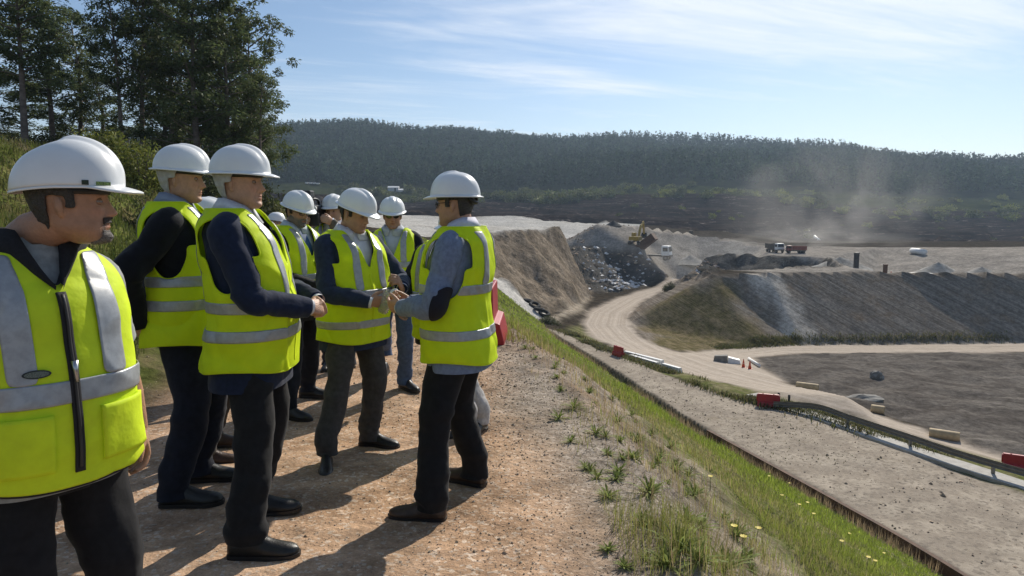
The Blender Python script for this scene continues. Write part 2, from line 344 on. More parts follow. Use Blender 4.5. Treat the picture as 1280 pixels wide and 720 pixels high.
def height(P, W=None):
    W = W or weights(P); Z = relief(P)
    p3 = np.c_[P, P[:, 0] * 0]
    tot = sum(W.values()) + 1e-6; z = 0
    for k in zk:
        a, f = AMP[k]; on = W[k] > .002
        if not on.any(): continue
        q = p3[on]
        if k in ('emb',):        # rills run down the face, slanting to the right
            n = vnoise(np.c_[(q[:, 0] * 1.0 + Z[on] * 1.5) * .8, Z[on] * .12, q[:, 0] * 0], 21) * .35 + vnoise(np.c_[(q[:, 0] + Z[on] * 1.5) * 2.2, Z[on] * .25, q[:, 0] * 0], 22) * .45 + fbm(q * f, 3, 4) * .4
        else: n = fbm(q * f, 5, 31 + zk.index(k))
        o = np.zeros(len(P)); o[on] = n * a * W[k][on] / np.maximum(tot[on], 1); z = z + o
    zt_ = Z + z; tr_ = np.clip(W['terr'] + W['scrub'] * .4, 0, 1); on = tr_ > .01
    if on.any():                 # the old benches on the far side
        nn_ = 2.0 * fbm(p3[on] * .018, 3, 91); u_ = (zt_[on] + nn_) / 2.6; f_ = u_ - np.floor(u_); st = 2.6 * (np.floor(u_) + sstep(.62, 1, f_)) - nn_
        zt_[on] += (st - zt_[on]) * tr_[on] * .9
    return zt_
_r = np.concatenate([np.geomspace(1.15, 9, 190), np.geomspace(9.1, 240, 300), np.geomspace(241, 1000, 110)])
_a = np.concatenate([np.linspace(-72, -44, 70, endpoint=False), np.linspace(-44, 44, 620, endpoint=False), np.linspace(44, 72, 70)])
_a = np.concatenate([_a, np.linspace(76, 284, 53)])
AA, RR = np.meshgrid(np.radians(_a), _r)
GP = np.c_[(RR * np.sin(AA)).ravel(), (RR * np.cos(AA)).ravel()]
nr, na = len(_r), len(_a)
GP = np.concatenate([GP, [[0, 0]]])
GW = weights(GP); GZ = height(GP, GW)
q = np.arange(nr * na).reshape(nr, na); jn = np.roll(np.arange(na), -1)
F4 = np.stack([q[:-1], q[:-1][:, jn], q[1:][:, jn], q[1:]], -1).reshape(-1, 4)[:, ::-1]
# driving direction: distance in from the road's outer edge, for tyre tracks
rdist = np.full(len(GP), 99.0); near = GW['road'] > .01
def pdist(P, L):
    d = np.full(len(P), 1e9)
    for a, b in zip(L, L[1:]):
        a, b = np.array(a[:2]), np.array(b[:2]); ab = b - a; t = np.clip(((P - a) @ ab) / (ab @ ab), 0, 1)
        d = np.minimum(d, np.hypot(P[:, 0] - a[0] - t * ab[0], P[:, 1] - a[1] - t * ab[1]))
    return d
rdist[near] = np.where(sdist(GP[near], LN['upF'] + rv(LN['upN'])) > 0, 20 + pdist(GP[near], LN['upN']), pdist(GP[near], LN['roadN']))
def ground(x, y): return float(height(np.array([[x, y]]))[0])

def terrain_material():
    m = bpy.data.materials.new('earth'); m.use_nodes = True; t = m.node_tree; b = t.nodes['Principled BSDF']
    b.inputs['Roughness'].default_value = .95; b.inputs['Specular IOR Level'].default_value = 0.0
    geo = N(t, 'ShaderNodeNewGeometry'); pos = geo.outputs['Position']
    def noise(s, det=5, rough=.62, vec=None, out=0):
        n = N(t, 'ShaderNodeTexNoise', i_Scale=s, i_Detail=det, i_Roughness=rough); t.links.new(vec or pos, n.inputs['Vector']); return n.outputs[out]
    def attr(n): return N(t, 'ShaderNodeAttribute', attribute_name=n).outputs['Fac']
    def mixc(f, a, b_):
        x = N(t, 'ShaderNodeMix', data_type='RGBA')
        for v, i in ((f, 0), (a, 6), (b_, 7)):
            if isinstance(v, (int, float)): x.inputs[i].default_value = v
            elif isinstance(v, tuple): x.inputs[i].default_value = (*v, 1)
            else: t.links.new(v, x.inputs[i])
        return x.outputs[2]
    n_h, n_m, n_l, n_x = noise(90, 4), noise(9, 6, .7), noise(.9, 6, .65), noise(.11, 6, .65)
    n_b = noise(.35, 7, .7)
    def two(a, b_, f, lo=.35, hi=.65): return mixc(ramp(t, f, lo, hi), a, b_)
    sp = N(t, 'ShaderNodeSeparateXYZ'); t.links.new(pos, sp.inputs[0])
    # grain of pebbles
    vo = N(t, 'ShaderNodeTexVoronoi', i_Scale=55.0); t.links.new(pos, vo.inputs['Vector'])
    vs = N(t, 'ShaderNodeSeparateColor'); t.links.new(vo.outputs['Color'], vs.inputs[0]); peb = vs.outputs[0]
    vo2 = N(t, 'ShaderNodeTexVoronoi', i_Scale=9.0); t.links.new(pos, vo2.inputs['Vector'])
    vs2 = N(t, 'ShaderNodeSeparateColor'); t.links.new(vo2.outputs['Color'], vs2.inputs[0]); peb2 = vs2.outputs[0]
    # rills on the cut face
    cb = N(t, 'ShaderNodeCombineXYZ'); ux = M(t, 'ADD', sp.outputs[0], M(t, 'MULTIPLY', sp.outputs[2], 1.5))
    t.links.new(M(t, 'MULTIPLY', ux, 1.5), cb.inputs[0]); t.links.new(M(t, 'MULTIPLY', sp.outputs[2], .14), cb.inputs[1])
    rill = noise(1.0, 6, .7, cb.outputs[0])
    cb2 = N(t, 'ShaderNodeCombineXYZ'); t.links.new(M(t, 'MULTIPLY', ux, .22), cb2.inputs[0]); t.links.new(M(t, 'MULTIPLY', sp.outputs[2], .06), cb2.inputs[1])
    rill2 = noise(1.0, 4, .6, cb2.outputs[0])
    # tyre tracks
    cb3 = N(t, 'ShaderNodeCombineXYZ'); t.links.new(M(t, 'MULTIPLY', attr('rd'), 2.2), cb3.inputs[0]); t.links.new(M(t, 'MULTIPLY', n_x, .6), cb3.inputs[1])
    track = noise(1.0, 4, .7, cb3.outputs[0])
    cb4 = N(t, 'ShaderNodeCombineXYZ'); t.links.new(M(t, 'MULTIPLY', sp.outputs[0], .05), cb4.inputs[0]); t.links.new(M(t, 'MULTIPLY', sp.outputs[1], .5), cb4.inputs[1]); t.links.new(M(t, 'MULTIPLY', sp.outputs[2], 1.2), cb4.inputs[2])
    strat = noise(1.0, 5, .6, cb4.outputs[0])
    C = two((.030, .026, .020), (.065, .053, .040), n_l)                                           # default dry ground
    def lay(name, col):
        nonlocal C
        C = mixc(attr(name), C, col)
    lay('wood', two((.022, .028, .014), (.04, .05, .02), n_x))
    lay('scrub', two(two((.018, .024, .010), (.042, .050, .018), n_x), (.040, .032, .028), n_b, .52, .7))
    lay('terr', mixc(ramp(t, n_b, .70, .80), mixc(M(t, 'MULTIPLY', ramp(t, strat, .60, .63), ramp(t, n_l, .4, .6)), mixc(ramp(t, n_b, .62, .75), two(two((.013, .011, .011), (.034, .025, .023), strat, .40, .60), (.085, .072, .062), n_b, .56, .74), (.040, .050, .018)), (.15, .13, .115)), (.050, .060, .022)))
    lay('bank', two(two((.075, .095, .022), (.14, .16, .04), n_m), (.17, .14, .07), n_l, .45, .65))
    lay('lane', two((.30, .29, .27), (.36, .35, .33), n_m))
    lay('pale', two(two((.40, .38, .34), (.50, .48, .44), n_x), (.30, .28, .25), strat, .52, .68))
    lay('dump', two(two((.07, .064, .057), (.17, .155, .137), n_b, .4, .6), (.30, .28, .25), n_l, .6, .75))
    lay('pit', two(two((.055, .052, .047), (.115, .108, .097), n_b, .38, .62), (.34, .33, .32), n_l, .67, .73))
    lay('brown', two(two((.14, .112, .082), (.27, .22, .165), n_b, .36, .64), (.085, .074, .06), n_l, .50, .70))
    lay('shelf', two((.21, .19, .165), (.32, .29, .25), n_b))
    lay('emb', mixc(ramp(t, rill2, .66, .72), two(two((.150, .127, .102), (.275, .240, .198), rill, .36, .66), (.215, .168, .122), n_b, .50, .68), (.26, .245, .22)))
    lay('streak', two((.38, .33, .27), (.56, .50, .42), rill, .3, .6))
    lay('moss', two((.10, .088, .040), (.18, .145, .085), n_l))
    lay('lower', two(two((.085, .075, .066), (.145, .13, .114), n_b, .38, .62), (.20, .18, .155), strat, .56, .72))
    lay('verge', two((.10, .115, .035), (.20, .18, .10), n_l))
    lay('track', two((.30, .25, .19), (.38, .33, .26), n_l))
    lay('grass', mixc(ramp(t, n_m, .4, .6), (.11, .135, .038), (.21, .185, .10)))
    lay('stony', two(two((.20, .165, .125), (.36, .30, .235), peb, .1, .9), (.17, .155, .075), n_l, .50, .72))
    lay('bench', two(two(two((.30, .255, .205), (.41, .355, .285), n_l), (.25, .215, .175), peb2, .62, .95), (.24, .20, .145), n_b, .58, .75))
    lay('road', two(two((.37, .315, .255), (.47, .405, .335), track, .36, .64), (.30, .26, .215), n_b, .58, .8))
    lay('conc', two((.40, .38, .35), (.50, .48, .44), n_l))
    lay('path', two(two(two((.35, .225, .14), (.50, .34, .225), n_l, .35, .65), (.29, .19, .125), n_m, .5, .75), (.54, .43, .33), peb, .72, 1.0))
    lay('shoulder', two(two((.23, .19, .15), (.36, .31, .26), peb, .1, .9), (.33, .245, .175), n_l, .45, .7))
    hv = N(t, 'ShaderNodeHueSaturation'); t.links.new(C, hv.inputs['Color']); t.links.new(ramp(t, n_h, .25, .75, .82, 1.18), hv.inputs['Value']); C = hv.outputs[0]
    n_r = noise(2.3, 8, .78); hv2 = N(t, 'ShaderNodeHueSaturation'); t.links.new(C, hv2.inputs['Color']); t.links.new(ramp(t, n_r, .33, .67, .66, 1.34), hv2.inputs['Value']); C = mixc(M(t, 'MULTIPLY', M(t, 'ADD', attr('bench'), attr('road'), clamp=True), .65), hv2.outputs[0], C)
    t.links.new(C, b.inputs['Base Color'])
    h = M(t, 'ADD', M(t, 'MULTIPLY', n_m, .085), M(t, 'MULTIPLY', n_l, .35)); h = M(t, 'ADD', h, M(t, 'MULTIPLY', peb, .014)); h = M(t, 'ADD', h, M(t, 'MULTIPLY', n_h, .006))
    rb = M(t, 'MULTIPLY', M(t, 'MULTIPLY', rill, .5), attr('emb')); h = M(t, 'ADD', h, rb)
    rb2 = M(t, 'MULTIPLY', n_b, M(t, 'MULTIPLY', M(t, 'ADD', attr('brown'), M(t, 'ADD', attr('pit'), attr('dump'))), 2.0)); h = M(t, 'ADD', h, rb2)
    bp = N(t, 'ShaderNodeBump', i_Strength=.55, i_Distance=.6); t.links.new(M(t, 'MULTIPLY', M(t, 'SUBTRACT', 1.0, M(t, 'MULTIPLY', M(t, 'ADD', attr('bench'), attr('road'), clamp=True), .62)), .55), bp.inputs['Strength']); t.links.new(h, bp.inputs['Height']); t.links.new(bp.outputs[0], b.inputs['Normal'])
    return m
EARTH = terrain_material()
mossP = D([(835, 372, 11), (905, 372, 10.5), (930, 395, 12), (1010, 432, 15), (900, 438, 14), (840, 440, 13), (815, 424, 12.5), (818, 400, 12.5)])
_c, _t = np.array(LN['crest']), np.array(LN['toe']); _cx = np.interp(GP[:, 1], _c[:, 1], _c[:, 0]); _tx = np.interp(GP[:, 1], _t[:, 1], _t[:, 0]); _f = (GP[:, 0] - _cx) / np.maximum(_tx - _cx, .5) + .10 * np.clip((GP[:, 1] - 7) / 6, 0, 1) + .015 * vnoise(np.c_[GP * 1.1, GP[:, 0] * 0], 71)
GW['stony'] = GW['grass'] * sstep(.095, .065, _f)
GW['streak'] = sstep(-.7, .9, sdist(GP, D([(936, 342, 7.7), (970, 342, 7.7), (998, 380, 11), (1028, 420, 14), (986, 420, 14), (958, 380, 11)])) + 1.1 * vnoise(np.c_[GP * .6, GP[:, 0] * 0], 78)) * GW['emb']
GW['moss'] = sstep(-2, 2, sdist(GP, mossP) + 3 * vnoise(np.c_[GP * .3, GP[:, 0] * 0], 77)) * GW['emb']
ATT = {k: ('FLOAT', v) for k, v in GW.items()}; ATT['rd'] = ('FLOAT', rdist)
NAMES = {'path': 'dirt_path', 'shoulder': 'dirt_path', 'grass': 'grassy_slope', 'bench': 'gravel_platform', 'road': 'dirt_road', 'lower': 'lower_slope', 'emb': 'earth_embankment', 'brown': 'spoil_slope', 'pit': 'quarry_pit', 'shelf': 'quarry_floor', 'dump': 'spoil_ridge', 'pale': 'pale_plateau', 'terr': 'terraced_ground', 'scrub': 'scrub_hillside', 'wood': 'wooded_hill', 'bank': 'grassy_bank', 'lane': 'asphalt_road', 'verge': 'road_verge', 'track': 'dirt_track', 'conc': 'concrete_gutter'}
PRI = ['scrub', 'wood', 'terr', 'bank', 'lane', 'pale', 'dump', 'pit', 'brown', 'shelf', 'emb', 'lower', 'verge', 'track', 'grass', 'bench', 'road', 'conc', 'path', 'shoulder']
zid = np.zeros(len(GP), int)
for i, k in enumerate(PRI): zid[GW[k] > .5] = i + 1
fz = zid[F4[:, 0]]
byname = {}
for i, k in enumerate(['x'] + PRI): byname.setdefault(NAMES.get(k, 'ground'), []).append(i)
G3 = np.c_[GP, GZ]
me_c = [(nr * na, j, (j + 1) % na) for j in range(na)]
for nm, ids in byname.items():
    f = F4[np.isin(fz, ids)]
    if not len(f): continue
    u, inv = np.unique(f, return_inverse=True); f = inv.reshape(f.shape)
    tag(link(nm, np_mesh(nm, G3[u], f, EARTH, True, {k: (t_, a[u]) for k, (t_, a) in ATT.items()})), kind='structure')
f = np.array(me_c)[:, ::-1]; u, inv = np.unique(f, return_inverse=True)
tag(link('dirt_path', np_mesh('dirt_path', G3[u], inv.reshape(f.shape), EARTH, True, {k: (t_, a[u]) for k, (t_, a) in ATT.items()})), kind='structure')
# ------------------------------------------------------------------ vegetation
def leafmat(name, c1, c2, trans=.35, rough=.55, scale=.8):
    m = mat(name, c1, rough, .0, scale, col2=c2, attr='tone', trans=trans, spec=.12); return m
def leaf_quads(C, size, droop, rng, wid=.36):
    n = len(C); d = rng.normal(size=(n, 3)); d[:, 2] = d[:, 2] * (1 - droop) - droop * 1.6; d /= np.linalg.norm(d, axis=1)[:, None]
    s = np.cross(d, rng.normal(size=(n, 3))); s /= np.linalg.norm(s, axis=1)[:, None] + 1e-6
    L_ = (size * rng.uniform(.6, 1.3, n))[:, None]; W_ = L_ * wid * .5
    m = C + d * L_ * .45
    V = np.stack([C, m + s * W_, C + d * L_, m - s * W_], 1).reshape(-1, 3)
    return V, np.arange(n * 4).reshape(n, 4)
def crown_mesh(name, centers, radii, per, size, droop, m, rng, flat=.8):
    P = []; T = []
    for c, r in zip(centers, radii):
        k = max(4, int(per * rng.uniform(.7, 1.3))); u = rng.normal(size=(k, 3)); u /= np.linalg.norm(u, axis=1)[:, None]
        P.append(c + u * (r * rng.uniform(.25, 1, k) ** .6)[:, None] * [1, 1, flat]); T.append(np.full(k, rng.uniform(.72, 1.28)))
    P = np.concatenate(P); T = np.concatenate(T) * rng.uniform(.75, 1.25, len(P))
    V, F = leaf_quads(P, np.full(len(P), size), droop, rng)
    col = np.repeat(np.c_[T * rng.uniform(.9, 1.15, len(P)), T, T * .95, np.ones(len(P))], 4, 0)
    return np_mesh(name, V, F, m, False, {'tone': ('FLOAT_COLOR', col)})
BARK = mat('bark', (.16, .125, .10), .9, .35, 3, .5, 14)
EUCA = leafmat('eucalyptus_leaf', (.075, .102, .042), (.135, .168, .070), .4)
PINE = leafmat('needle', (.032, .054, .021), (.060, .090, .033), .04, .9)
YEL = leafmat('gorse_leaf', (.13, .155, .032), (.21, .23, .060), .35)
SHRUB = leafmat('shrub_leaf', (.050, .062, .024), (.095, .105, .040), .3)
def euca(seed, H=16., cr=2.6, low=.22, nb=42):
    rng = np.random.default_rng(seed); tb = MB()
    bend = rng.normal(0, .25, (2, 2)); f = np.linspace(0, 1, 12)
    tr = np.stack([bend[0, 0] * np.sin(f * 3) + bend[1, 0] * f ** 2, bend[0, 1] * np.sin(f * 2.6) + bend[1, 1] * f ** 2, f * H * .97], -1)
    tb.tube(tr, .19 * (1 - f * .92) * H / 16, 8); cen, rad = [], []
    for i in range(nb):
        t = low + (1 - low) * (i + rng.uniform(0, 1)) / nb; b = np.array([np.interp(t, f, tr[:, k]) for k in range(3)])
        u = (t - low) / (1 - low); ln = cr * (.50 + .65 * math.sin(math.pi * min(u * .80 + .22, 1))) * rng.uniform(.45, 1.12); az = i * 2.4 + rng.uniform(-.6, .6)
        rise = rng.uniform(.15, .75); d = np.array([math.cos(az), math.sin(az), rise])
        P = crom([b, b + d * ln * .5 + [0, 0, .1], b + d * ln + [0, 0, rng.uniform(-.3, .3)]], 6); tb.tube(P, np.linspace(.055, .012, 6), 5, False)
        for k in range(rng.integers(3, 6)):
            w_ = rng.uniform(.35, 1.05); q = P[0] + (P[-1] - P[0]) * min(w_, 1) + rng.normal(0, .38, 3); cen.append(q); rad.append(rng.uniform(.28, .58))
    cen.append(tr[-1]); rad.append(.6)
    return tb.mesh('trunk', BARK), crown_mesh('crown', np.array(cen), rad, 74, .25, .6, EUCA, rng, 1.15)
EU = [euca(1, 16, 2.6, .2), euca(2, 16, 2.2, .40, 32), euca(3, 16, 2.9, .14, 46), euca(4, 16, 1.9, .34, 28)]
TREES = [(-45, -70, 33, 3.0, 0, 'outermost eucalyptus leaning out of the left frame edge'), (12, -60, 30, 2.4, 1, 'tall slim eucalyptus with bare lower trunk at the left frame edge'), (50, -20, 36, 2.3, 3, 'eucalyptus behind the slim left edge tree, seen past its trunk'), (84, 16, 41, 2.2, 2, 'lower pointed eucalyptus standing alone against a patch of sky'),
         (136, -60, 33, 1.7, 3, 'slender eucalyptus with reddish bare trunk right of the pointed one'), (163, -45, 34, 2.0, 1, 'eucalyptus with straight trunk above the yellow green bush'), (203, -30, 37, 2.5, 0, 'eucalyptus inside the dense grove, above the rear helmets'), (238, -45, 33, 2.7, 2, 'broadest dense eucalyptus in the middle of the grove'), (274, -20, 35, 2.4, 0, 'tall eucalyptus toward the right side of the grove'), (303, 12, 37, 2.2, 2, 'eucalyptus at the right outline of the grove against the sky'), (322, 88, 35, 1.5, 3, 'small low eucalyptus closing the right foot of the grove'),
         (188, 75, 42, 2.6, 2, 'short dense eucalyptus behind the yellow green bush'), (228, 20, 43, 3.0, 2, 'second row eucalyptus filling the gap behind the broadest one'), (285, 45, 44, 2.8, 0, 'second row eucalyptus behind the right side of the grove'), (110, 92, 45, 2.6, 2, 'low shaded eucalyptus behind the grove, under the sky gap'), (25, 95, 46, 2.8, 0, 'far eucalyptus low behind the left edge trunks')]
for px, yt, Y, cr, k, lab in TREES:
    x, y, ztop = at(px, yt, Y); zb = ground(x, y); h = ztop - zb
    r = tag(empty('eucalyptus_tree', (x, y, zb - .1), random.uniform(0, 6)), lab, 'tree', 'eucalyptus trees on the left bank')
    tr_, cw = EU[k]; sc_ = h / 16; r.scale = (cr / 2.5 * .95, cr / 2.5 * .95, sc_); link('trunk', tr_, r); link('crown', cw, r)
def bush_mesh(seed, m, n=34, per=70, leaf=.11, hgt=1.0, droop=.1):
    rng = np.random.default_rng(seed); u = rng.normal(size=(n, 3)); u /= np.linalg.norm(u, axis=1)[:, None]; u[:, 2] = np.abs(u[:, 2])
    c = u * rng.uniform(.25, .75, n)[:, None] * [1, 1, hgt]; return crown_mesh('foliage', c, rng.uniform(.18, .42, n), per, leaf, droop, m, rng, .9)
def stem_mesh(seed, h=.8):
    rng = np.random.default_rng(seed); b = MB()
    for i in range(7): a = i * .9 + rng.uniform(0, .5); b.tube([(0, 0, -.15), (math.cos(a) * .2, math.sin(a) * .2, h * .4), (math.cos(a) * .3, math.sin(a) * .3, h * .8)], [.03, .02, .008], 5, False)
    return b.mesh('stems', BARK)
BY, BS = [bush_mesh(5, YEL, 40, 110, .085), bush_mesh(6, YEL, 34, 110, .085)], [bush_mesh(7, SHRUB, 40, 110, .085), bush_mesh(8, SHRUB, 36, 100, .09, 1.2)]
ST = stem_mesh(3)
for px, pyt, Y, r_, kind, lab in [(112, 146, 27, 1.5, 0, 'yellow green broom bush left of the slender trunk'), (140, 138, 28, 1.9, 0, 'tallest yellow green broom bush beneath the eucalyptus grove'), (172, 160, 27, 1.5, 0, 'olive broom bush behind the two rear helmets'), (208, 165, 29, 1.8, 1, 'dark shrub filling the foot of the grove by the older man'), (60, 150, 31, 1.8, 1, 'dark shrub behind the first white helmet'), (20, 150, 33, 1.7, 1, 'dark shrub at the left edge above the asphalt road'), (245, 178, 30, 1.9, 1, 'dark shrub above the helmets of the two men in hair nets'), (290, 180, 31, 2.0, 1, 'dark shrub right of the suited man at the foot of the grove'), (320, 196, 33, 1.9, 1, 'rightmost dark shrub where the grove meets the valley'), (190, 205, 22, 1.2, 1, 'brownish low shrub between the first and second helmets'), (85, 170, 29, 1.6, 1, 'shaded shrub directly over the first helmet')]:
    x, y, zt = at(px, pyt, Y); zb = ground(x, y); h = max(zt - zb, .8)
    b = tag(empty('bush', (x, y, zb), random.uniform(0, 6)), lab, 'bush', 'bushes under the eucalyptus trees'); b.scale = (r_, r_, h / 1.15)
    link('foliage', (BY if kind == 0 else BS)[random.randrange(2)], b); link('stems', ST, b)
# bushes on the far terraces, one by one
FARL = leafmat('far_leaf', (.085, .105, .036), (.15, .17, .060), .3)
FB = [bush_mesh(21, FARL, 22, 26, .26), bush_mesh(22, FARL, 20, 26, .28, 1.2), bush_mesh(23, YEL, 20, 24, .28, .8), bush_mesh(24, SHRUB, 14, 26, .30, 1.5)]
fb = []
def far_bushes(n, x0, x1, y0, y1, r0, r1, lab, grp, Y0=335, Y1=372):
    for i in range(n): fb.append((random.uniform(x0, x1), random.uniform(y0, y1), random.uniform(Y0, Y1), random.uniform(r0, r1), lab, grp))
far_bushes(54, 560, 765, 0, 0, 2.4, 5.4, 'rounded dark tree in the clump beyond the pale plateau, left of the bare ridge', 'trees beyond the pale plateau')
far_bushes(16, 640, 740, 0, 0, 4.5, 6.5, 'taller rounded tree standing up in the clump beyond the pale plateau', 'taller trees beyond the pale plateau', 330, 345)
far_bushes(60, 775, 1010, 0, 0, 2.0, 4.4, 'bright green bush on the knoll behind the trucks and excavator', 'bushes on the knoll', 330, 400)
far_bushes(54, 1000, 1330, 0, 0, 2.2, 4.8, 'grey green bush on the dusty terraces toward the right edge', 'bushes on the right terraces', 320, 400)
far_bushes(22, 770, 1290, 0, 0, 1.0, 2.4, 'small bush on the dark terraces behind the quarry floor', 'small bushes on the dark terraces', 240, 325)
far_bushes(36, 560, 800, 0, 0, 2.4, 4.6, 'dark bush on the slope between the tree clump and the wooded hill', 'bushes on the slope under the forest', 365, 412)
far_bushes(50, 420, 600, 0, 0, 2.2, 4.6, 'dark bush in the scrub between the sheds and the pale plateau', 'bushes below the sheds', 345, 400)
for i, (px, py, Y, r_, lab, grp) in enumerate(fb):
    x = (px - 640) / FPX * Y * .994; k = [0, 2, 0, 3, 2, 1][i % 6] if px > 780 else [0, 1, 3, 1, 0, 0][i % 6]
    f_ = link('hillside_bush', FB[k]); f_.location = (x, Y, ground(x, Y) - .3); f_.rotation_euler = (0, 0, random.uniform(0, 6)); f_.scale = (r_, r_, r_ * random.uniform(.85, 1.25))
    tag(f_, lab, 'bush', grp)
for px, py, X, r_, hh, lab in [(839, 372, 12.2, 1.5, 1.7, 'dark green bush on the nose of the embankment inside the road bend'), (688, 404, 11.5, 1.6, 1.3, 'dark low bush beside the foot of the concrete gutter'), (752, 441, 11.4, 1.2, .6, 'dry brown shrub beside the red barrier at the road bend')]:
    x, y, z = dn(px, py, X); b = tag(empty('bush', (x, y, ground(x, y) - .15), 1), lab, 'bush'); b.scale = (r_, r_, hh); link('foliage', BS[0], b); link('stems', ST, b)
# ---- the forest on the hill: one mass
def forest():
    rng = np.random.default_rng(12); P = []
    n = 26000; a = np.radians(rng.uniform(-44, 47, n)); r = np.sqrt(rng.uniform(410 ** 2, 735 ** 2, n)); Q = np.c_[r * np.sin(a), r * np.cos(a)]
    s = sdist(Q, ZN['wood']); Q = Q[s > 2]; Q = Q[(Q[:, 1] < 760)]
    Z = height(Q); n = len(Q); H = rng.uniform(8, 15, n) * (1 + .15 * vnoise(np.c_[Q * .02, Q[:, 0] * 0], 4)); Rr = rng.uniform(1.7, 2.9, n); K = 28
    t = rng.uniform(0, 1, (n, K)) ** .8; ang = rng.uniform(0, 6.283, (n, K)); rr = Rr[:, None] * (np.sin(np.pi * np.clip(.12 + t * .86, 0, 1)) ** .7) * (1.05 - .55 * t) * rng.uniform(.35, 1.05, (n, K))
    C = np.stack([Q[:, :1] + rr * np.cos(ang), Q[:, 1:] + rr * np.sin(ang), Z[:, None] + H[:, None] * (.12 + .88 * t)], -1).reshape(-1, 3)
    tone = np.repeat(rng.uniform(.55, 1.45, n) * (1 + .3 * vnoise(np.c_[Q * .012, Q[:, 0] * 0], 9)), K) * rng.uniform(.8, 1.2, n * K)
    m = len(C); d = rng.normal(size=(m, 3, 3)) * .72; V = (C[:, None] + d).reshape(-1, 3)
    col = np.repeat(np.c_[tone * .95, tone, tone * .95, np.ones(m)], 3, 0)
    return np_mesh('forest', V, np.arange(m * 3).reshape(m, 3), PINE, False, {'tone': ('FLOAT_COLOR', col)})
tag(link('forest', forest()), 'dense dark pine and eucalyptus forest covering the far hill', kind='stuff')
# ---- grass
GRASSM = leafmat('grass_blade', (.85, .85, .85), (1, 1, 1), .5, .6, 3.)
def blades(name, P, hgt, wid, col, rng, lean=.45):
    n = len(P); a = rng.uniform(0, 6.283, n); d = np.stack([np.cos(a), np.sin(a), 0 * a], -1); s = np.stack([-np.sin(a), np.cos(a), 0 * a], -1)
    h = hgt[:, None]; w_ = wid[:, None]; le = rng.uniform(.1, lean * 2, n)[:, None]
    up = np.array([0, 0, 1.])
    V = np.stack([P - s * w_, P + s * w_, P + d * h * le * .35 + up * h * .6 + s * w_ * .7, P + d * h * le + up * h * (1 - .2 * le), P + d * h * le * .35 + up * h * .6 - s * w_ * .7], 1)
    return np_mesh(name, V.reshape(-1, 3), (np.array([(0, 1, 2), (0, 2, 4), (4, 2, 3)])[None] + 5 * np.arange(n)[:, None, None]).reshape(-1, 3), GRASSM, False, {'tone': ('FLOAT_COLOR', np.repeat(np.c_[col, np.ones(n)], 5, 0))})
def slope_grass():
    rng = np.random.default_rng(31); n = 640000
    y = np.exp(rng.uniform(math.log(2.2), math.log(68), n)); cr = np.array(LN['crest']); to = np.array(LN['toe'])
    cx_ = np.interp(y, cr[:, 1], cr[:, 0]); tx = np.interp(y, to[:, 1], to[:, 0]); t = -.022 + 1.02 * rng.uniform(0, 1, n) ** 1.9
    x = cx_ + (tx - cx_) * t + .02; P2 = np.c_[x, y]; r = np.hypot(x, y)
    cl = vnoise(np.c_[P2 * 1.3, x * 0], 6) * .6 + vnoise(np.c_[P2 * .45, x * 0], 7) * .5
    yy = np.clip((y - 7) / 6, 0, 1)                     # farther on the grass reaches up to the crest
    dens = np.where(t > .085 - .10 * yy, .95, np.where((t < .050), (.05 + 1.25 * np.clip(cl + .25 * vnoise(np.c_[P2 * 4, x * 0], 17) - .02, 0, 1)) * np.clip((t + .022 + .012 * cl) / .03, .08, 1), .07)) + .25 * cl * (t > .085)
    lod = np.clip(r / 10, .35, 4)
    k = rng.uniform(0, 1, n) < np.clip(dens, 0, 1) * np.clip(1.15 - .10 * r, .32, 1)
    P2, t, r, cl, yy = P2[k], t[k], r[k], cl[k], yy[k]; Z = height(P2); n = len(P2)
    lod = np.clip(r / 8, .32, 7)
    h = rng.uniform(.06, .19, n) * (1 + .6 * np.clip(cl, -.6, 1) + .7 * (t < .05) * np.clip(cl, 0, 1)) * (.9 + .08 * lod); wd = .0034 * lod ** 1.1 * rng.uniform(.6, 1.5, n)
    g = np.clip(.50 + 1.0 * np.clip(t - .08 + .10 * yy, -.08, .30) - .22 * (t < .05) + cl * .5 + rng.uniform(-.35, .35, n), 0, 1)[:, None]
    dry, grn, lush = np.array([.38, .31, .16]), np.array([.26, .29, .065]), np.array([.28, .36, .05])
    c = np.where(g < .5, dry + (grn - dry) * g * 2, grn + (lush - grn) * (g - .5) * 2) * rng.uniform(.7, 1.3, n)[:, None]
    return blades('slope_grass', np.c_[P2, Z - .01], h, wd, c, rng)
tag(link('slope_grass', slope_grass()), 'bright green grass and dry stalks growing on the slope beside the path', kind='stuff')
def bank_grass():
    rng = np.random.default_rng(32); n = 150000; y = np.exp(rng.uniform(math.log(1.5), math.log(60), n)); x = -rng.uniform(2.6, 16, n) - y * .18; P2 = np.c_[x, y]
    k = (sdist(P2, ZN['bank']) > -.2) & (np.abs(x / y) < 1.1); P2 = P2[k]; Z = height(P2); n = len(P2); r = np.hypot(*P2.T); lod = np.clip(r / 9, .5, 5)
    cl = vnoise(np.c_[P2 * .5, P2[:, 0] * 0], 8); g = np.clip(.78 + .6 * cl + rng.uniform(-.3, .3, n), 0, 1)[:, None]
    c = (np.array([.22, .17, .085]) * (1 - g) + np.array([.095, .125, .028]) * g) * rng.uniform(.7, 1.3, n)[:, None]
    return blades('bank_grass', np.c_[P2, Z - .01], rng.uniform(.06, .26, n) * (1 + .4 * cl), .006 * lod, c, rng)
tag(link('bank_grass', bank_grass()), 'rough green and dry grass on the left bank', kind='stuff')
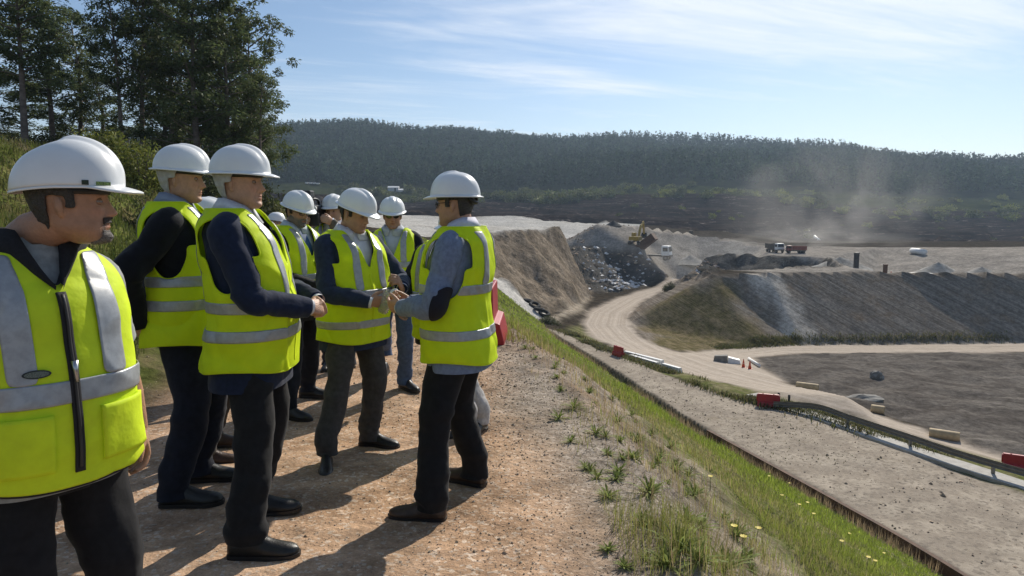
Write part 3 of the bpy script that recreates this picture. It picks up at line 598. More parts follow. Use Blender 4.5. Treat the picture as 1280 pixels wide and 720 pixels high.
def stalks():
    rng = np.random.default_rng(33); to = np.array(LN['toe']); n = 4200; y = np.exp(rng.uniform(math.log(20), math.log(62), n)); x = np.interp(y, to[:, 1], to[:, 0]) - np.abs(rng.normal(.1, .7, n)); P2 = np.c_[x, y]
    P2 = P2[vnoise(np.c_[P2 * .5, P2[:, 0] * 0], 5) > -.15]; n2 = len(P2); cr = np.array(LN['crest']); m = 700; y2 = np.exp(rng.uniform(math.log(2.6), math.log(12), m)); x2 = np.interp(y2, cr[:, 1], cr[:, 0]) + rng.uniform(-.15, .9, m); P2 = np.concatenate([P2, np.c_[x2, y2]])
    n = len(P2); r = np.hypot(*P2.T); c = np.array([.36, .27, .16]) * rng.uniform(.6, 1.3, n)[:, None]; big_ = np.arange(n) < n2
    return blades('dry_stalks', np.c_[P2, height(P2) - .01], np.where(big_, rng.uniform(.25, .75, n), rng.uniform(.10, .30, n)), .0020 * np.clip(r / 6, .7, 3), c, rng, .22)
tag(link('dry_stalks', stalks()), 'brown dry stalks standing along the foot of the slope', kind='stuff')
def verge_grass():
    rng = np.random.default_rng(34); B_ = np.array(LN['benchB']); n = 26000; i = rng.uniform(1, len(B_) - 1.02, n); k = i.astype(int); f = (i - k)[:, None]; P = B_[k] * (1 - f) + B_[k + 1] * f
    P2 = P[:, :2] + np.c_[rng.normal(.5, .5, n), rng.normal(.9, .5, n)]; P2 = P2[vnoise(np.c_[P2 * .35, P2[:, 0] * 0], 15) > -.1]; E = np.array(LN['upF'][:4]); n = 9000; i = rng.uniform(0, 2.95, n); k = i.astype(int); f = (i - k)[:, None]; Q = (E[k] * (1 - f) + E[k + 1] * f)[:, :2] + rng.normal(0, .4, (n, 2)) + [0, .7]
    W_ = np.stack([rng.uniform(4, 40, 14000), rng.uniform(14, 58, 14000)], -1); W_ = W_[(sdist(W_, ZN['bench']) > .2) & (fbm(np.c_[W_ * .22, W_[:, 0] * 0], 3, 19) > .42)]; P2 = np.concatenate([P2, Q, W_]); n = len(P2); g = rng.uniform(0, 1, n)[:, None]; c = (np.array([.19, .16, .08]) * (1 - g) + np.array([.085, .11, .028]) * g) * rng.uniform(.7, 1.2, n)[:, None]
    return blades('verge_grass', np.c_[P2, height(P2) - .02], rng.uniform(.1, .42, n) * np.where(np.arange(n) >= n - len(W_), .22, 1), np.full(n, .03), c, rng)
tag(link('verge_grass', verge_grass()), 'tufts of grass along the road verge and embankment foot', kind='stuff')
# ---- weeds, single plants
def weed_mesh(seed, n=38, ln=.125, wd=.012):
    rng = np.random.default_rng(seed); V, F, T = [], [], []
    for i in range(n):
        a = rng.uniform(0, 6.283); e = rng.uniform(.25, 1.25); l_ = ln * rng.uniform(.5, 1.2); d = np.array([math.cos(a), math.sin(a), 0]); s = np.array([-math.sin(a), math.cos(a), 0]); k = len(V)
        for j, (f, w_) in enumerate(((0, .3), (.3, .9), (.65, 1.0), (1, .08))):
            p = d * l_ * f * math.cos(e) + np.array([0, 0, l_ * (f * math.sin(e) - .35 * f * f)]); V += [p - s * wd * w_ * .5, p + s * wd * w_ * .5]
        for j in range(3): F.append((k + j * 2, k + j * 2 + 1, k + j * 2 + 3, k + j * 2 + 2))
        T += [np.r_[np.array([.22, .27, .08]) * rng.uniform(.7, 1.5) + (np.array([.08, .05, .01]) if rng.uniform() < .2 else 0), 1]] * 8
    return np_mesh('weed_plant', V, F, GRASSM, False, {'tone': ('FLOAT_COLOR', T)})
WM = [weed_mesh(41), weed_mesh(42, 46, .16, .010), weed_mesh(43, 30, .11, .015)]
def on_slope(px, py):            # walk along the view line to the ground
    d = ray(px, py); t = np.geomspace(1.5, 120, 700); P = d[None] * t[:, None] + [0, 0, CAMZ]; h = height(P[:, :2]); i = np.argmax(P[:, 2] < h); return P[i, 0], P[i, 1], h[i]
for i, (px, py, k, s_) in enumerate([(770, 600, 2, .8), (812, 618, 1, 1.1), (845, 590, 1, 1.0), (858, 655, 0, 1.2), (876, 662, 0, 1.1), (850, 690, 1, 1.3), (872, 704, 0, 1.25), (905, 715, 1, 1.2), (868, 622, 1, 1.0), (803, 655, 2, .8), (838, 560, 1, 1.0), (815, 545, 0, .9), (790, 520, 1, .9), (765, 500, 0, .9), (742, 470, 1, .9), (935, 700, 2, 1.0), (920, 672, 1, 1.0), (760, 690, 2, .6), (790, 575, 1, .9), (822, 580, 0, 1.0), (730, 452, 1, .9), (705, 440, 0, .9), (834, 708, 0, 1.1), (780, 710, 2, .6)]):
    x, y, z = on_slope(px, py); o = link('weed_plant', WM[k]); o.location = (x, y, z); o.rotation_euler = (0, 0, random.uniform(0, 6)); o.scale = (s_,) * 3
    tag(o, 'leafy green weed growing on the stony edge between path and grass slope', 'plant', 'weeds on the edge of the path')
for i in range(70):
    y = math.exp(random.uniform(math.log(2.7), math.log(15))); cr_ = np.array(LN['crest']); to_ = np.array(LN['toe']); c0 = np.interp(y, cr_[:, 1], cr_[:, 0]); x = c0 + (np.interp(y, to_[:, 1], to_[:, 0]) - c0) * random.uniform(-.022, .055)
    o = link('weed_plant', WM[i % 3]); o.location = (x, y, ground(x, y)); o.rotation_euler = (0, 0, random.uniform(0, 6)); o.scale = (random.uniform(.45, .95),) * 3
    tag(o, 'leafy green weed growing on the stony edge between path and grass slope', 'plant', 'weeds on the edge of the path')
def flower_mesh():
    b = MB(); b.tube([(0, 0, 0), (.006, 0, .07), (.012, .004, .12)], [.003, .0025, .002], 5, False, 0); V = [(.012, .004, .125)]; F = []
    for i in range(11): a = i * 2 * math.pi / 11; V += [(.012 + .022 * math.cos(a - .2), .004 + .022 * math.sin(a - .2), .131), (.012 + .022 * math.cos(a + .2), .004 + .022 * math.sin(a + .2), .131)]; F.append((0, 1 + 2 * i, 2 + 2 * i))
    b.add(V, F, 1); return b.mesh('yellow_flower', [SHRUB2, mat('petal', (.75, .58, .01), .6, .1, 30)])
SHRUB2 = mat('stem_green', (.09, .13, .03), .7, .2, 10); FM = flower_mesh()
for px, py in [(888, 614), (916, 683), (945, 681), (928, 695), (978, 632), (1000, 643), (1018, 655), (1062, 678), (1052, 692), (1104, 702), (1008, 640), (986, 612), (1083, 712), (1095, 716), (962, 605)]:
    x, y, z = on_slope(px, py); o = link('yellow_flower', FM); o.location = (x, y, z); sc_ = .75 + y * .035; o.scale = (sc_,) * 3; o.rotation_euler = (0, 0, random.uniform(0, 6)); tag(o, 'small yellow daisy flower standing in the grass of the slope', 'flower', 'yellow flowers on the slope')
# ---- loose stones
STONE = mat('stone', (.36, .285, .215), .9, .35, 1.3, .3, 60, attr='tone', spec=.2)
def stones(name, P2, size, rng, sink=.25):
    n = len(P2); base = np.array([(1, 0, 0), (0, 1, 0), (-1, 0, 0), (0, -1, 0), (0, 0, 1), (0, 0, -1), ], float); f = np.array([(0, 1, 4), (1, 2, 4), (2, 3, 4), (3, 0, 4), (1, 0, 5), (2, 1, 5), (3, 2, 5), (0, 3, 5)])
    a = rng.uniform(0, 6.28, n); V = base[None] * (1 + rng.uniform(-.35, .35, (n, 6, 1))) * np.stack([rng.uniform(.7, 1.3, n), rng.uniform(.6, 1.1, n), rng.uniform(.4, .8, n)], -1)[:, None] * size[:, None, None] + rng.normal(0, .12, (n, 6, 3)) * size[:, None, None]
    c, s = np.cos(a)[:, None], np.sin(a)[:, None]; V = np.stack([V[..., 0] * c - V[..., 1] * s, V[..., 0] * s + V[..., 1] * c, V[..., 2]], -1)
    V = V + np.c_[P2, height(P2) + size * sink][:, None]; t = rng.uniform(.65, 1.35, n)
    col = np.repeat(np.c_[t * rng.uniform(.95, 1.08, n), t, t * rng.uniform(.9, 1.05, n), np.ones(n)], 6, 0)
    return tag(link(name, np_mesh(name, V.reshape(-1, 3), (f[None] + 6 * np.arange(n)[:, None, None]).reshape(-1, 3), STONE, False, {'tone': ('FLOAT_COLOR', col)})), kind='stuff')
_g = np.random.default_rng(51); _y = np.exp(_g.uniform(math.log(2.2), math.log(13), 17000)); _x = np.interp(_y, [p[1] for p in LN['crest']], [p[0] for p in LN['crest']]) - .55 + _g.normal(0, .55, len(_y)) - .9 * _g.uniform(0, 1, len(_y)) ** 2 * (_g.uniform(0, 1, len(_y)) < .45) * 4
stones('loose_stones', np.c_[_x, _y], np.clip(_g.lognormal(-5.35, .42, len(_x)), .003, .022) * np.clip(_y / 5, .7, 1.8), _g)
tag(bpy.data.objects['loose_stones'], 'small pale stones and pebbles scattered on the path and its shoulder')
_x = _g.uniform(0, 1, 1500); _b0, _bB = np.array(LN['bench0'])[:, :2], np.array(LN['benchB'])[:, :2]
_q = np.stack([_g.uniform(0, 40, 9000), _g.uniform(12, 60, 9000)], -1); _q = _q[sdist(_q, ZN['bench']) > .3][:3500]
stones('platform_stones', _q, np.clip(_g.lognormal(-3.6, .5, len(_q)), .012, .12), _g); tag(bpy.data.objects['platform_stones'], 'scattered dark stones lying on the gravel platform')
_q = np.stack([_g.uniform(4, 36, 30000), _g.uniform(80, 165, 30000)], -1); _q = _q[(sdist(_q, ZN['pit']) > 0) | (sdist(_q, ZN['dump']) > 0)][:1300]
stones('rubble', _q, np.clip(_g.lognormal(-2.0, .6, len(_q)), .08, .9), _g); tag(bpy.data.objects['rubble'], 'grey rubble and blocks strewn over the pit slopes')
WASTE = mat('white_waste', (.62, .62, .62), .7, .2, 1)
_q = np.stack([_g.normal(23, 4.5, 520), _g.normal(125, 8, 520)], -1); o = stones('waste_debris', _q[sdist(_q, ZN['pit']) > 0], _g.uniform(.10, .55, int((sdist(_q, ZN['pit']) > 0).sum())), _g); o.data.materials.clear(); o.data.materials.append(WASTE); tag(o, 'pale waste and plastic scraps tumbled down the pit slope')
# ------------------------------------------------------------------ people
DG = bpy.context.evaluated_depsgraph_get
TR = crom(np.array([  # z, centre y, half width, front depth, back depth
    (.60, 0, .205, .135, .140), (.72, 0, .200, .135, .140), (.84, 0, .192, .130, .138), (.94, 0, .182, .128, .130), (1.04, 0, .174, .130, .112), (1.16, 0, .180, .134, .108), (1.28, 0, .192, .130, .120),
    (1.36, 0, .198, .116, .124), (1.42, -.006, .190, .094, .114), (1.455, -.012, .160, .078, .100), (1.485, -.018, .118, .068, .088), (1.51, -.020, .082, .062, .076), (1.54, -.018, .064, .060, .066), (1.57, -.012, .058, .058, .060)]), 140)
def torso(th, z, off, belly=0., wide=1.):
    g = lambda i: np.interp(z, TR[:, 0], TR[:, i])
    bl = belly * np.exp(-((z - 1.03) / .17) ** 2)
    a = g(2) * wide + off + bl * .55; bf = g(3) + off + bl; bb = g(4) + off
    c, s = np.cos(th), np.sin(th); e = 2 / 2.35
    x = a * np.sign(c) * np.abs(c) ** e; y = g(1) + np.where(s > 0, bf, bb) * np.sign(s) * np.abs(s) ** e
    return np.stack([x, y, z + 0 * th], -1)
def smooth_border(V, F, it=5):
    cnt = {}
    for f in F:
        for a, b in zip(f, f[1:] + f[:1]):
            k = (a, b) if a < b else (b, a); cnt[k] = cnt.get(k, 0) + 1
    nb = {}
    for (a, b), c in cnt.items():
        if c == 1: nb.setdefault(a, []).append(b); nb.setdefault(b, []).append(a)
    ids = np.array([i for i in nb if len(nb[i]) == 2], int)
    if not len(ids): return V
    n0 = np.array([nb[i][0] for i in ids]); n1 = np.array([nb[i][1] for i in ids])
    for _ in range(it): V[ids] = V[ids] * .4 + (V[n0] + V[n1]) * .3
    return V
def cloth_grid(zr, nz, ntn, off, keep, fold=None, belly=0., wide=1., flare=0., hem=None, bd=5):
    z = np.linspace(zr[0], zr[1], nz); th = np.arange(ntn) * 2 * np.pi / ntn
    T, Z = np.meshgrid(th, z)
    if hem is not None:          # rounded hem line
        Z = Z + hem(T) * np.clip((zr[0] + .25 - Z) / .25, 0, 1)
    P = torso(T.ravel(), Z.ravel(), off + flare * np.clip((1.0 - Z.ravel()) / .3, 0, 1), belly, wide)
    q = np.arange(nz * ntn).reshape(nz, ntn); qn = np.roll(q, -1, 1)
    F = np.stack([q[:-1], qn[:-1], qn[1:], q[1:]], -1).reshape(-1, 4)
    C = P[F].mean(1); F = F[keep(C)]
    if fold is not None:
        nrm = np.c_[np.cos(T.ravel()), np.sin(T.ravel()), 0 * T.ravel()]; P = P + nrm * fold(P)[:, None]
    u, inv = np.unique(F, return_inverse=True); F = inv.reshape(F.shape); P = P[u]
    return smooth_border(P, [tuple(f) for f in F.tolist()], bd), F
def folds(seed, amp, zs=.45, sc=9.):
    def f(P):
        a = vnoise(np.c_[P[:, 0] * sc, P[:, 1] * sc, P[:, 2] * sc * zs], seed)
        b = vnoise(np.c_[(P[:, 0] + P[:, 2] * .5) * sc * 2.1, P[:, 1] * sc * 2.1, P[:, 2] * sc * .9], seed + 1)
        c = vnoise(np.c_[P[:, 0] * 3.1, P[:, 1] * 3.1, P[:, 2] * 16], seed + 2)
        w1 = P + .05 * np.stack([vnoise(P * 5, seed + 5), vnoise(P * 5, seed + 6), vnoise(P * 5, seed + 7)], -1)
        c = c + 2.6 * (1 - np.abs(vnoise(np.c_[w1[:, 0] * sc * .55, w1[:, 1] * sc * .55, w1[:, 2] * sc * zs * .8], seed + 4))) ** 7 - 1.6 * (1 - np.abs(vnoise(np.c_[(w1[:, 0] + w1[:, 2] * .7) * sc * .6, w1[:, 1] * sc * .6, w1[:, 2] * sc * .45], seed + 9))) ** 9
        return amp * (np.abs(a) * 1.3 - .35 + .45 * (1 - np.abs(b) * 2) * .6 + .48 * c)
    return f
# ---- head
HR = crom(np.array([  # z, face line y, back y, half width
    (-.121, .072, .018, .014), (-.116, .084, .000, .029), (-.104, .092, -.020, .041), (-.088, .092, -.045, .052), (-.070, .091, -.062, .060), (-.050, .093, -.074, .065), (-.030, .092, -.082, .069), (-.010, .089, -.089, .073), (.010, .090, -.095, .0755),
    (.030, .092, -.099, .077), (.055, .086, -.099, .076), (.080, .071, -.091, .067), (.100, .047, -.070, .050), (.110, .022, -.045, .032), (.116, -.005, -.020, .010)]), 110)
def head_pts(nth, nzz, off=0., z0=-.121, z1=.116, nose=1., jowl=0.):
    z = np.linspace(z0, z1, nzz); th = np.arange(nth) * 2 * np.pi / nth; T, Z = np.meshgrid(th, z); T = T.ravel(); Z = Z.ravel()
    g = lambda i: np.interp(Z, HR[:, 0], HR[:, i])
    yf, yb, wd = g(1) + off, g(2) - off, g(3) + off + jowl * np.exp(-((Z + .08) / .035) ** 2)
    c, s = np.cos(T), np.sin(T); e = 2 / 2.25
    x = wd * np.sign(c) * np.abs(c) ** e; y = (yf + yb) / 2 + (yf - yb) / 2 * np.sign(s) * np.abs(s) ** e
    fr = np.clip(s, 0, 1) ** 2; G = lambda v, w_: np.exp(-(v / w_) ** 2)
    np_ = np.interp(Z, [-.052, -.044, -.036, -.026, 0, .016, .03], [0, .012, .026, .024, .010, .003, 0]) * nose
    wn = np.interp(Z, [-.04, -.02, .02], [.0145, .0125, .0085])
    y = y + fr * np_ * G(x, wn) + fr * .007 * G(np.abs(x) - .012, .006) * G(Z + .038, .007) * nose
    y = y - fr * .013 * G(np.abs(x) - .031, .013) * G(Z - .001, .010) + fr * .005 * G(np.abs(x) - .030, .020) * G(Z - .021, .008)
    y = y + fr * .0055 * G(x, .021) * (G(Z + .0615, .0045) + 1.1 * G(Z + .0725, .005)) - fr * .0045 * G(x, .024) * G(Z + .0668, .0022)
    y = y + fr * .006 * G(x, .02) * G(Z + .103, .012) - fr * .003 * G(x, .03) * G(Z + .086, .007)
    y = y + fr * .004 * G(np.abs(x) - .045, .014) * G(Z + .022, .014); y = y - fr * .002 * G(np.abs(x) - .030, .006) * G(Z + .05, .018)
    return np.stack([x, y, Z], -1), T
def grid_faces(nth, nzz, caps=True):
    q = np.arange(nth * nzz).reshape(nzz, nth); qn = np.roll(q, -1, 1)
    F = [tuple(f) for f in np.stack([q[:-1], qn[:-1], qn[1:], q[1:]], -1).reshape(-1, 4).tolist()]
    if caps: F += [tuple(q[0][::-1].tolist()), tuple(q[-1].tolist())]
    return F
def rotm(yaw, pitch, roll=0.):   # yaw + = to the left (counter-clockwise from above), pitch + = looking down
    return np.array((Matrix.Rotation(R(yaw), 3, 'Z') @ Matrix.Rotation(R(-pitch), 3, 'X') @ Matrix.Rotation(R(roll), 3, 'Y')))
# ---- hand, built in its own frame: x along the fingers, palm towards -z, thumb towards +y
def hand_tubes(side, wrist, fdir, palm, curl=(35, 45, 30), thumb=(.55, .62, -.55), spread=1., sc=1.):
    x = np.array(fdir, float); x /= np.linalg.norm(x); z = -np.array(palm, float); z -= x * (z @ x); z /= np.linalg.norm(z); y = np.cross(z, x)
    B = np.stack([x, y, z], 1); sg = 1 if side == 'R' else -1
    tf = lambda P: (np.asarray(P) * [1, sg, 1] * sc) @ B.T + np.array(wrist)
    out = [(tf([(-.03, 0, 0), (0, 0, 0), (.025, .001, 0), (.055, .001, .001), (.085, 0, .001), (.098, 0, 0)]), np.array([(.030, .021), (.029, .019), (.036, .017), (.042, .0155), (.042, .0135), (.036, .009)]) * sc, z)]
    for i, (yo, ln, rr) in enumerate(((.031, .074, .0092), (.0105, .083, .0095), (-.0105, .076, .009), (-.030, .060, .008))):
        p = np.array([.084, yo, 0.]); P = [p - [.02, 0, 0], p]; a = 0; r_ = [rr, rr * 1.05]
        cl = curl[i] if isinstance(curl[0], (tuple, list)) else curl
        for k, f_ in enumerate((.46, .30, .24)):
            a += R(cl[k]); d = np.array([math.cos(a), yo * .9 * spread * math.cos(a), -math.sin(a)]); p = p + d * ln * f_; P.append(p); r_.append(rr * (1.0, .92, .72)[k])
        out.append((tf(P), np.array(r_) * sc, z))
    t = np.array(thumb, float); t /= np.linalg.norm(t); b0 = np.array([.018, .022, -.004])
    out.append((tf([b0 - t * .01, b0, b0 + t * .036, b0 + t * .062 + np.array([.012, -.002, -.004]), b0 + t * .075 + np.array([.026, -.006, -.008])]), np.array([.012, .0135, .0118, .0105, .007]) * sc, z))
    return out
def ik(a, b, l1, l2, hint):
    a, b = np.array(a, float), np.array(b, float); d = b - a; L = np.linalg.norm(d)
    if L > (l1 + l2) * .995: b = a + d / L * (l1 + l2) * .995; d = b - a; L = np.linalg.norm(d)
    x = d / L; c = (l1 * l1 - l2 * l2 + L * L) / (2 * L); h = math.sqrt(max(l1 * l1 - c * c, 0))
    n = np.array(hint, float); n -= x * (n @ x); n /= np.linalg.norm(n) + 1e-9
    return a + x * c + n * h, b
MATS = {}
def cm(key, *a, **k):
    if key not in MATS: MATS[key] = mat(key, *a, **k)
    return MATS[key]
SKIN = mat('skin', (1, 1, 1), .50, .12, 60, .25, 150, attr='tone', spec=.35)
SKIN.node_tree.nodes['Principled BSDF'].inputs['Subsurface Weight'].default_value = .0
WHITEHAT = mat('white_plastic', (.80, .81, .80), .28, .03, 8, .02, 30, spec=.5, dirt=.22, dirtcol=(.55, .53, .48))
HIVIS = mat('fluorescent_fabric', (.80, .98, .02), .62, .05, 14, .55, 13, trans=.30, spec=.2)
HIVIS2 = mat('fluorescent_quilt', (.72, .90, .03), .65, .08, 10, .5, 16, trans=.16, spec=.2, dirt=.22, dirtcol=(.36, .45, .06))
REFL = mat('reflective_tape', (.35, .36, .365), .38, .12, 40, .10, 500, metal=.25)
BLACKP = mat('black_plastic', (.012, .012, .013), .4, .1, 20)
GLASS = mat('lens_glass', (.10, .11, .12), .08, .05, 10); GLASS.node_tree.nodes['Principled BSDF'].inputs['Alpha'].default_value = .35
DARKLENS = mat('dark_lens', (.015, .014, .013), .1, .05, 10)
EYEM = mat('eye', (1, 1, 1), .15, .0, 10, attr='tone')
METAL = mat('steel', (.45, .45, .46), .3, .1, 30, metal=.9)
def add_solid(o, t, off=0.): m = o.modifiers.new('thickness', 'SOLIDIFY'); m.thickness = t; m.offset = off; return o
def shoe(parent, pos, ang, s, col, laces=True):
    a = R(ang); Rz = np.array([[math.cos(a), -math.sin(a), 0], [math.sin(a), math.cos(a), 0], [0, 0, 1]])
    S = crom(np.array([(-.082, .012, .052), (-.076, .028, .066), (-.055, .036, .088), (-.02, .039, .104), (.02, .039, .104), (.055, .041, .086), (.10, .046, .064), (.145, .048, .050), (.185, .042, .041), (.212, .027, .032), (.225, .008, .020)]), 26)
    n = 20; t = np.arange(n) * 2 * np.pi / n; V = []
    for y, wd, h in S:
        c, q = np.cos(t), np.sin(t); z = .016 + np.where(q > 0, h * np.abs(q) ** .8, -.006 * np.abs(q))
        V.append(np.stack([wd * np.sign(c) * np.abs(c) ** .75 * np.where(q > .3, 1 - .28 * (q - .3), 1), y + 0 * t, z], -1))
    V = np.concatenate(V); V = V + np.c_[0 * V[:, 0], 0 * V[:, 0], .0025 * vnoise(V * [40, 26, 40], 9) * (V[:, 2] > .03)]
    mb = MB(); mb.add((V * s) @ Rz.T + pos, grid_faces(n, len(S)))
    sh = mb.build('shoe', col, parent)
    so_ = MB(); top = [(wd * 1.05 + .003, y * 1.02) for y, wd, h in S]; ring = [(x, y) for x, y in top] + [(-x, y) for x, y in reversed(top)]
    v = np.array([(x, y, z) for z in (0.0, .020) for x, y in ring]); k = len(ring)
    so_.add((v * s) @ Rz.T + pos, [tuple(range(k)), tuple(range(2 * k - 1, k - 1, -1))] + [(i, (i + 1) % k + 0, (i + 1) % k + k, i + k) for i in range(k)])
    so_.build('sole', BLACKP, sh, False)
    if laces:
        lb = MB()
        for y, z in ((.045, .092), (.062, .083), (.079, .074)):
            lb.tube((np.array([(-.02, y, z - .004), (0, y + .004, z + .002), (.02, y, z - .004)]) * s) @ Rz.T + pos, .003 * s, 6)
        lb.build('laces', BLACKP, sh)
    return sh
def helmet_mesh(kind='brim'):
    nth, nph = 72, 26; th = np.arange(nth) * 2 * np.pi / nth; rows = []
    c, s = np.cos(th), np.sin(th); front = np.clip(s, 0, 1); back = np.clip(-s, 0, 1)
    if kind == 'brim': ax, af, ab, hh, zr = .112, .134, .134, .125, .040 + 0 * th
    else: ax, af, ab, hh, zr = .104, .137, .143, .134, .040 - .018 * back ** 1.5 + .004 * front
    for ph in np.linspace(0.02, 1, nph):
        a = ph * math.pi / 2; rr, zz_ = math.sin(a) ** .86, math.cos(a) ** .92
        x = ax * c * rr; y = np.where(s > 0, af, ab) * s * rr; z = zr + hh * zz_
        ridge = np.exp(-(x / .020) ** 4) * .0065 * sstep(.0, .35, np.array([zz_]))[0] * sstep(-1, -.2, s)
        groove = -np.exp(-((np.abs(x) - .030) / .006) ** 2) * .0025 * sstep(.15, .5, np.array([zz_]))[0]
        rows.append(np.stack([x, y + ridge * s * .5, z + ridge + groove], -1))
    b = rows[-1].copy()
    peak = front ** 3.0
    outw = (.013 + .030 * peak + .004 * back) if kind == 'brim' else (.002 + .045 * sstep(.42, .80, s))
    drop = (.004 + .010 * peak) if kind == 'brim' else .013 * sstep(.42, .80, s)
    dirn = np.stack([c * ax, s * .134, 0 * s], -1); dirn /= np.linalg.norm(dirn, axis=1)[:, None]
    dirn = dirn * (1 - .35 * peak[:, None]) + np.array([0, 1., 0]) * .35 * peak[:, None]
    for f in (.15, .5, .85, 1.0):
        rows.append(b + dirn * (outw * f)[:, None] - np.stack([0 * s, 0 * s, drop * f ** 1.3 + .001], -1))
    rows.append(rows[-1] - np.array([0, 0, .004]))
    V = np.concatenate(rows); F = grid_faces(nth, len(rows), False); F = [f[::-1] for f in F] + [tuple(range(nth))]
    mb = MB(); mb.add(V, F); return mb
def in_frame(V, Rh, o): return np.asarray(V) @ Rh.T + o
def person(label, pos, face, s=1., q='hi', skin=(.40, .235, .155), hair=(.03, .02, .015), beard=None, top='jacket', topcol=(.012, .016, .032), trous=(.008, .008, .009), shirt=(.62, .66, .74), shoecol=(.01, .009, .008),
           belly=.02, wide=1., lean=0., hyaw=0, hpitch=0, rw=None, lw=None, rel=(.35, -.6, -.5), lel=(-.35, -.6, -.5), rh=None, lh=None, feet=None, glasses=None, hat='brim', vest='net', bands=(1.10, .96), hem=.76, jhem=.70,
           tie=None, patch=None, hatpitch=0, seed=1, hairnet=False, watch=None, bw=.05, hairmin=-.085, hshift=(0, 0, 0)):
    """pos: ground point; face: heading in degrees from +x; arms by wrist places (x right, y forward, z up)."""
    rt = empty('person', pos, R(face - 90)); tag(rt, label, 'person', 'people in white helmets and yellow vests on the path')
    sh = lambda P: np.asarray(P, float) + np.stack([0 * np.asarray(P, float)[..., 0], np.tan(R(lean)) * np.clip(np.asarray(P, float)[..., 2] - .95, 0, 9), 0 * np.asarray(P, float)[..., 0]], -1)
    fin = lambda V: sh(V) * s
    hi = q == 'hi'; nt_, nz_ = (132, 96) if hi else (72, 56)
    # joints
    rw = rw or (.30, .02, .86); lw = lw or (-.30, .02, .86)
    J = {}
    for sd_, w_, el in (('R', rw, rel), ('L', lw, lel)):
        x = 1 if sd_ == 'R' else -1
        S = np.array([.178 * wide * x, -.008, 1.395]); S2 = sh(S[None])[0]
        e, w2 = ik(S2, w_, .30, .262, el); J[sd_] = (S2, e, w2)
    feet = feet or ((.11, .0, 10), (-.11, .0, -10))
    # ---- body: one continuous skin
    hz = 1.635; neckp = np.array([0, -.012, 1.50]); Rh = rotm(hyaw, hpitch)
    ho = sh(np.array([[0, .012, hz]]))[0]; nb = sh(neckp[None])[0]; ho = nb + rotm(hyaw * .6, hpitch * .8) @ (ho - nb) + np.array(hshift)
    mb = MB(); hv, _ = head_pts(96 if hi else 64, 96 if hi else 60, jowl=.004 + belly * .15); mb.add(in_frame(hv, Rh, ho), grid_faces(96 if hi else 64, 96 if hi else 60))
    for sx in (1, -1):            # ears
        t = np.linspace(0, 1, 9); ys = -.012 + .0 * t; zz_ = .012 - .056 * t
        wv = np.sin(np.pi * np.clip(t * .92 + .06, 0, 1)) ** .6 * .0165 * (1 - .35 * t)
        P = np.stack([sx * (.0725 + .006 * np.sin(np.pi * t)), ys - .004 + .008 * t, zz_], -1)
        mb.tube(in_frame(P, Rh, ho), np.stack([wv, .0055 + 0 * t], -1), 12, up=Rh @ np.array([sx, -.5, 0]))
    neck = np.array([(0, -.020, 1.44), (0, -.020, 1.50), (0, -.014, 1.54)]); nk = np.concatenate([sh(neck), [ho + Rh @ np.array([0, -.022, -.055])], [ho + Rh @ np.array([0, -.018, -.01])]])
    mb.tube(crom(nk, 12), np.stack([np.interp(np.linspace(0, 1, 12), [0, .4, 1], [.072, .060, .055])] * 2, -1), 24)
    zt = np.linspace(.86, 1.49, 26); th = np.arange(32) * 2 * np.pi / 32; T, Z = np.meshgrid(th, zt)
    mb.add(sh(torso(T.ravel(), Z.ravel(), -.018, belly * .6, wide)), grid_faces(32, 26))
    for sd_ in 'RL':
        S, e, w_ = J[sd_]; x = 1 if sd_ == 'R' else -1
        pts = crom([S - [x * .06, 0, 0], S, (S + e) / 2, e, (e + w_) / 2, w_], 24)
        mb.tube(pts, np.interp(np.linspace(0, 1, 24), [0, .2, .45, .6, .78, 1], [.05, .052, .044, .040, .041, .027]) , 16)
        hd = (rh if sd_ == 'R' else lh) or {}
        fd = hd.get('f', (0, .25, -1)); pn = hd.get('p', (-x, 0, 0))
        for P, r_, up in hand_tubes(sd_, w_ , fd, pn, hd.get('c', (28, 30, 20)), hd.get('t', (.72, .45, -.35)), sc=1.0): mb.tube(crom(P, len(P) * 3), crom(np.atleast_2d(r_).T if r_.ndim == 1 else r_, len(P) * 3)[:, :] if r_.ndim > 1 else np.repeat(crom(r_[:, None], len(P) * 3), 2, 1), 14, up=up)
    LEG = []
    for (fx, fy, fa), x in zip(feet, (1, -1)):
        a_ = np.array([fx, fy, .09]); H = np.array([.088 * x, 0, .93]); k, a2 = ik(H, a_, .43, .425, (x * .12, 1, 0)); LEG.append((H, k, a2))
        mb.tube(crom([H, (H + k) / 2, k, (k + a2) / 2, a2, a2 - [0, 0, .05]], 20), np.interp(np.linspace(0, 1, 20), [0, .4, .8, 1], [.075, .055, .042, .035]), 14)
    tmp = bpy.data.objects.new('tmp', mb.mesh('tmp', SKIN)); COL.objects.link(tmp)
    m = tmp.modifiers.new('r', 'REMESH'); m.mode = 'VOXEL'; m.voxel_size = .0042 if hi else .0075; m.use_smooth_shade = True
    m = tmp.modifiers.new('d', 'DECIMATE'); m.ratio = .42 if hi else .5
    body = bpy.data.meshes.new_from_object(tmp.evaluated_get(DG())); bpy.data.objects.remove(tmp)
    n = len(body.vertices); V = np.zeros(n * 3, np.float32); body.vertices.foreach_get('co', V); V = V.reshape(-1, 3).astype(float)
    h = (V - ho) @ Rh             # in the head's own frame
    skin = tuple(np.array(skin) * [1.28, 1.24, 1.2]); col = np.tile(np.array(skin), (n, 1)); G = lambda v, w_: np.exp(-(v / w_) ** 2); inh = (h[:, 2] > -.14) & (np.abs(h[:, 0]) < .1) & (np.abs(h[:, 1]) < .14)
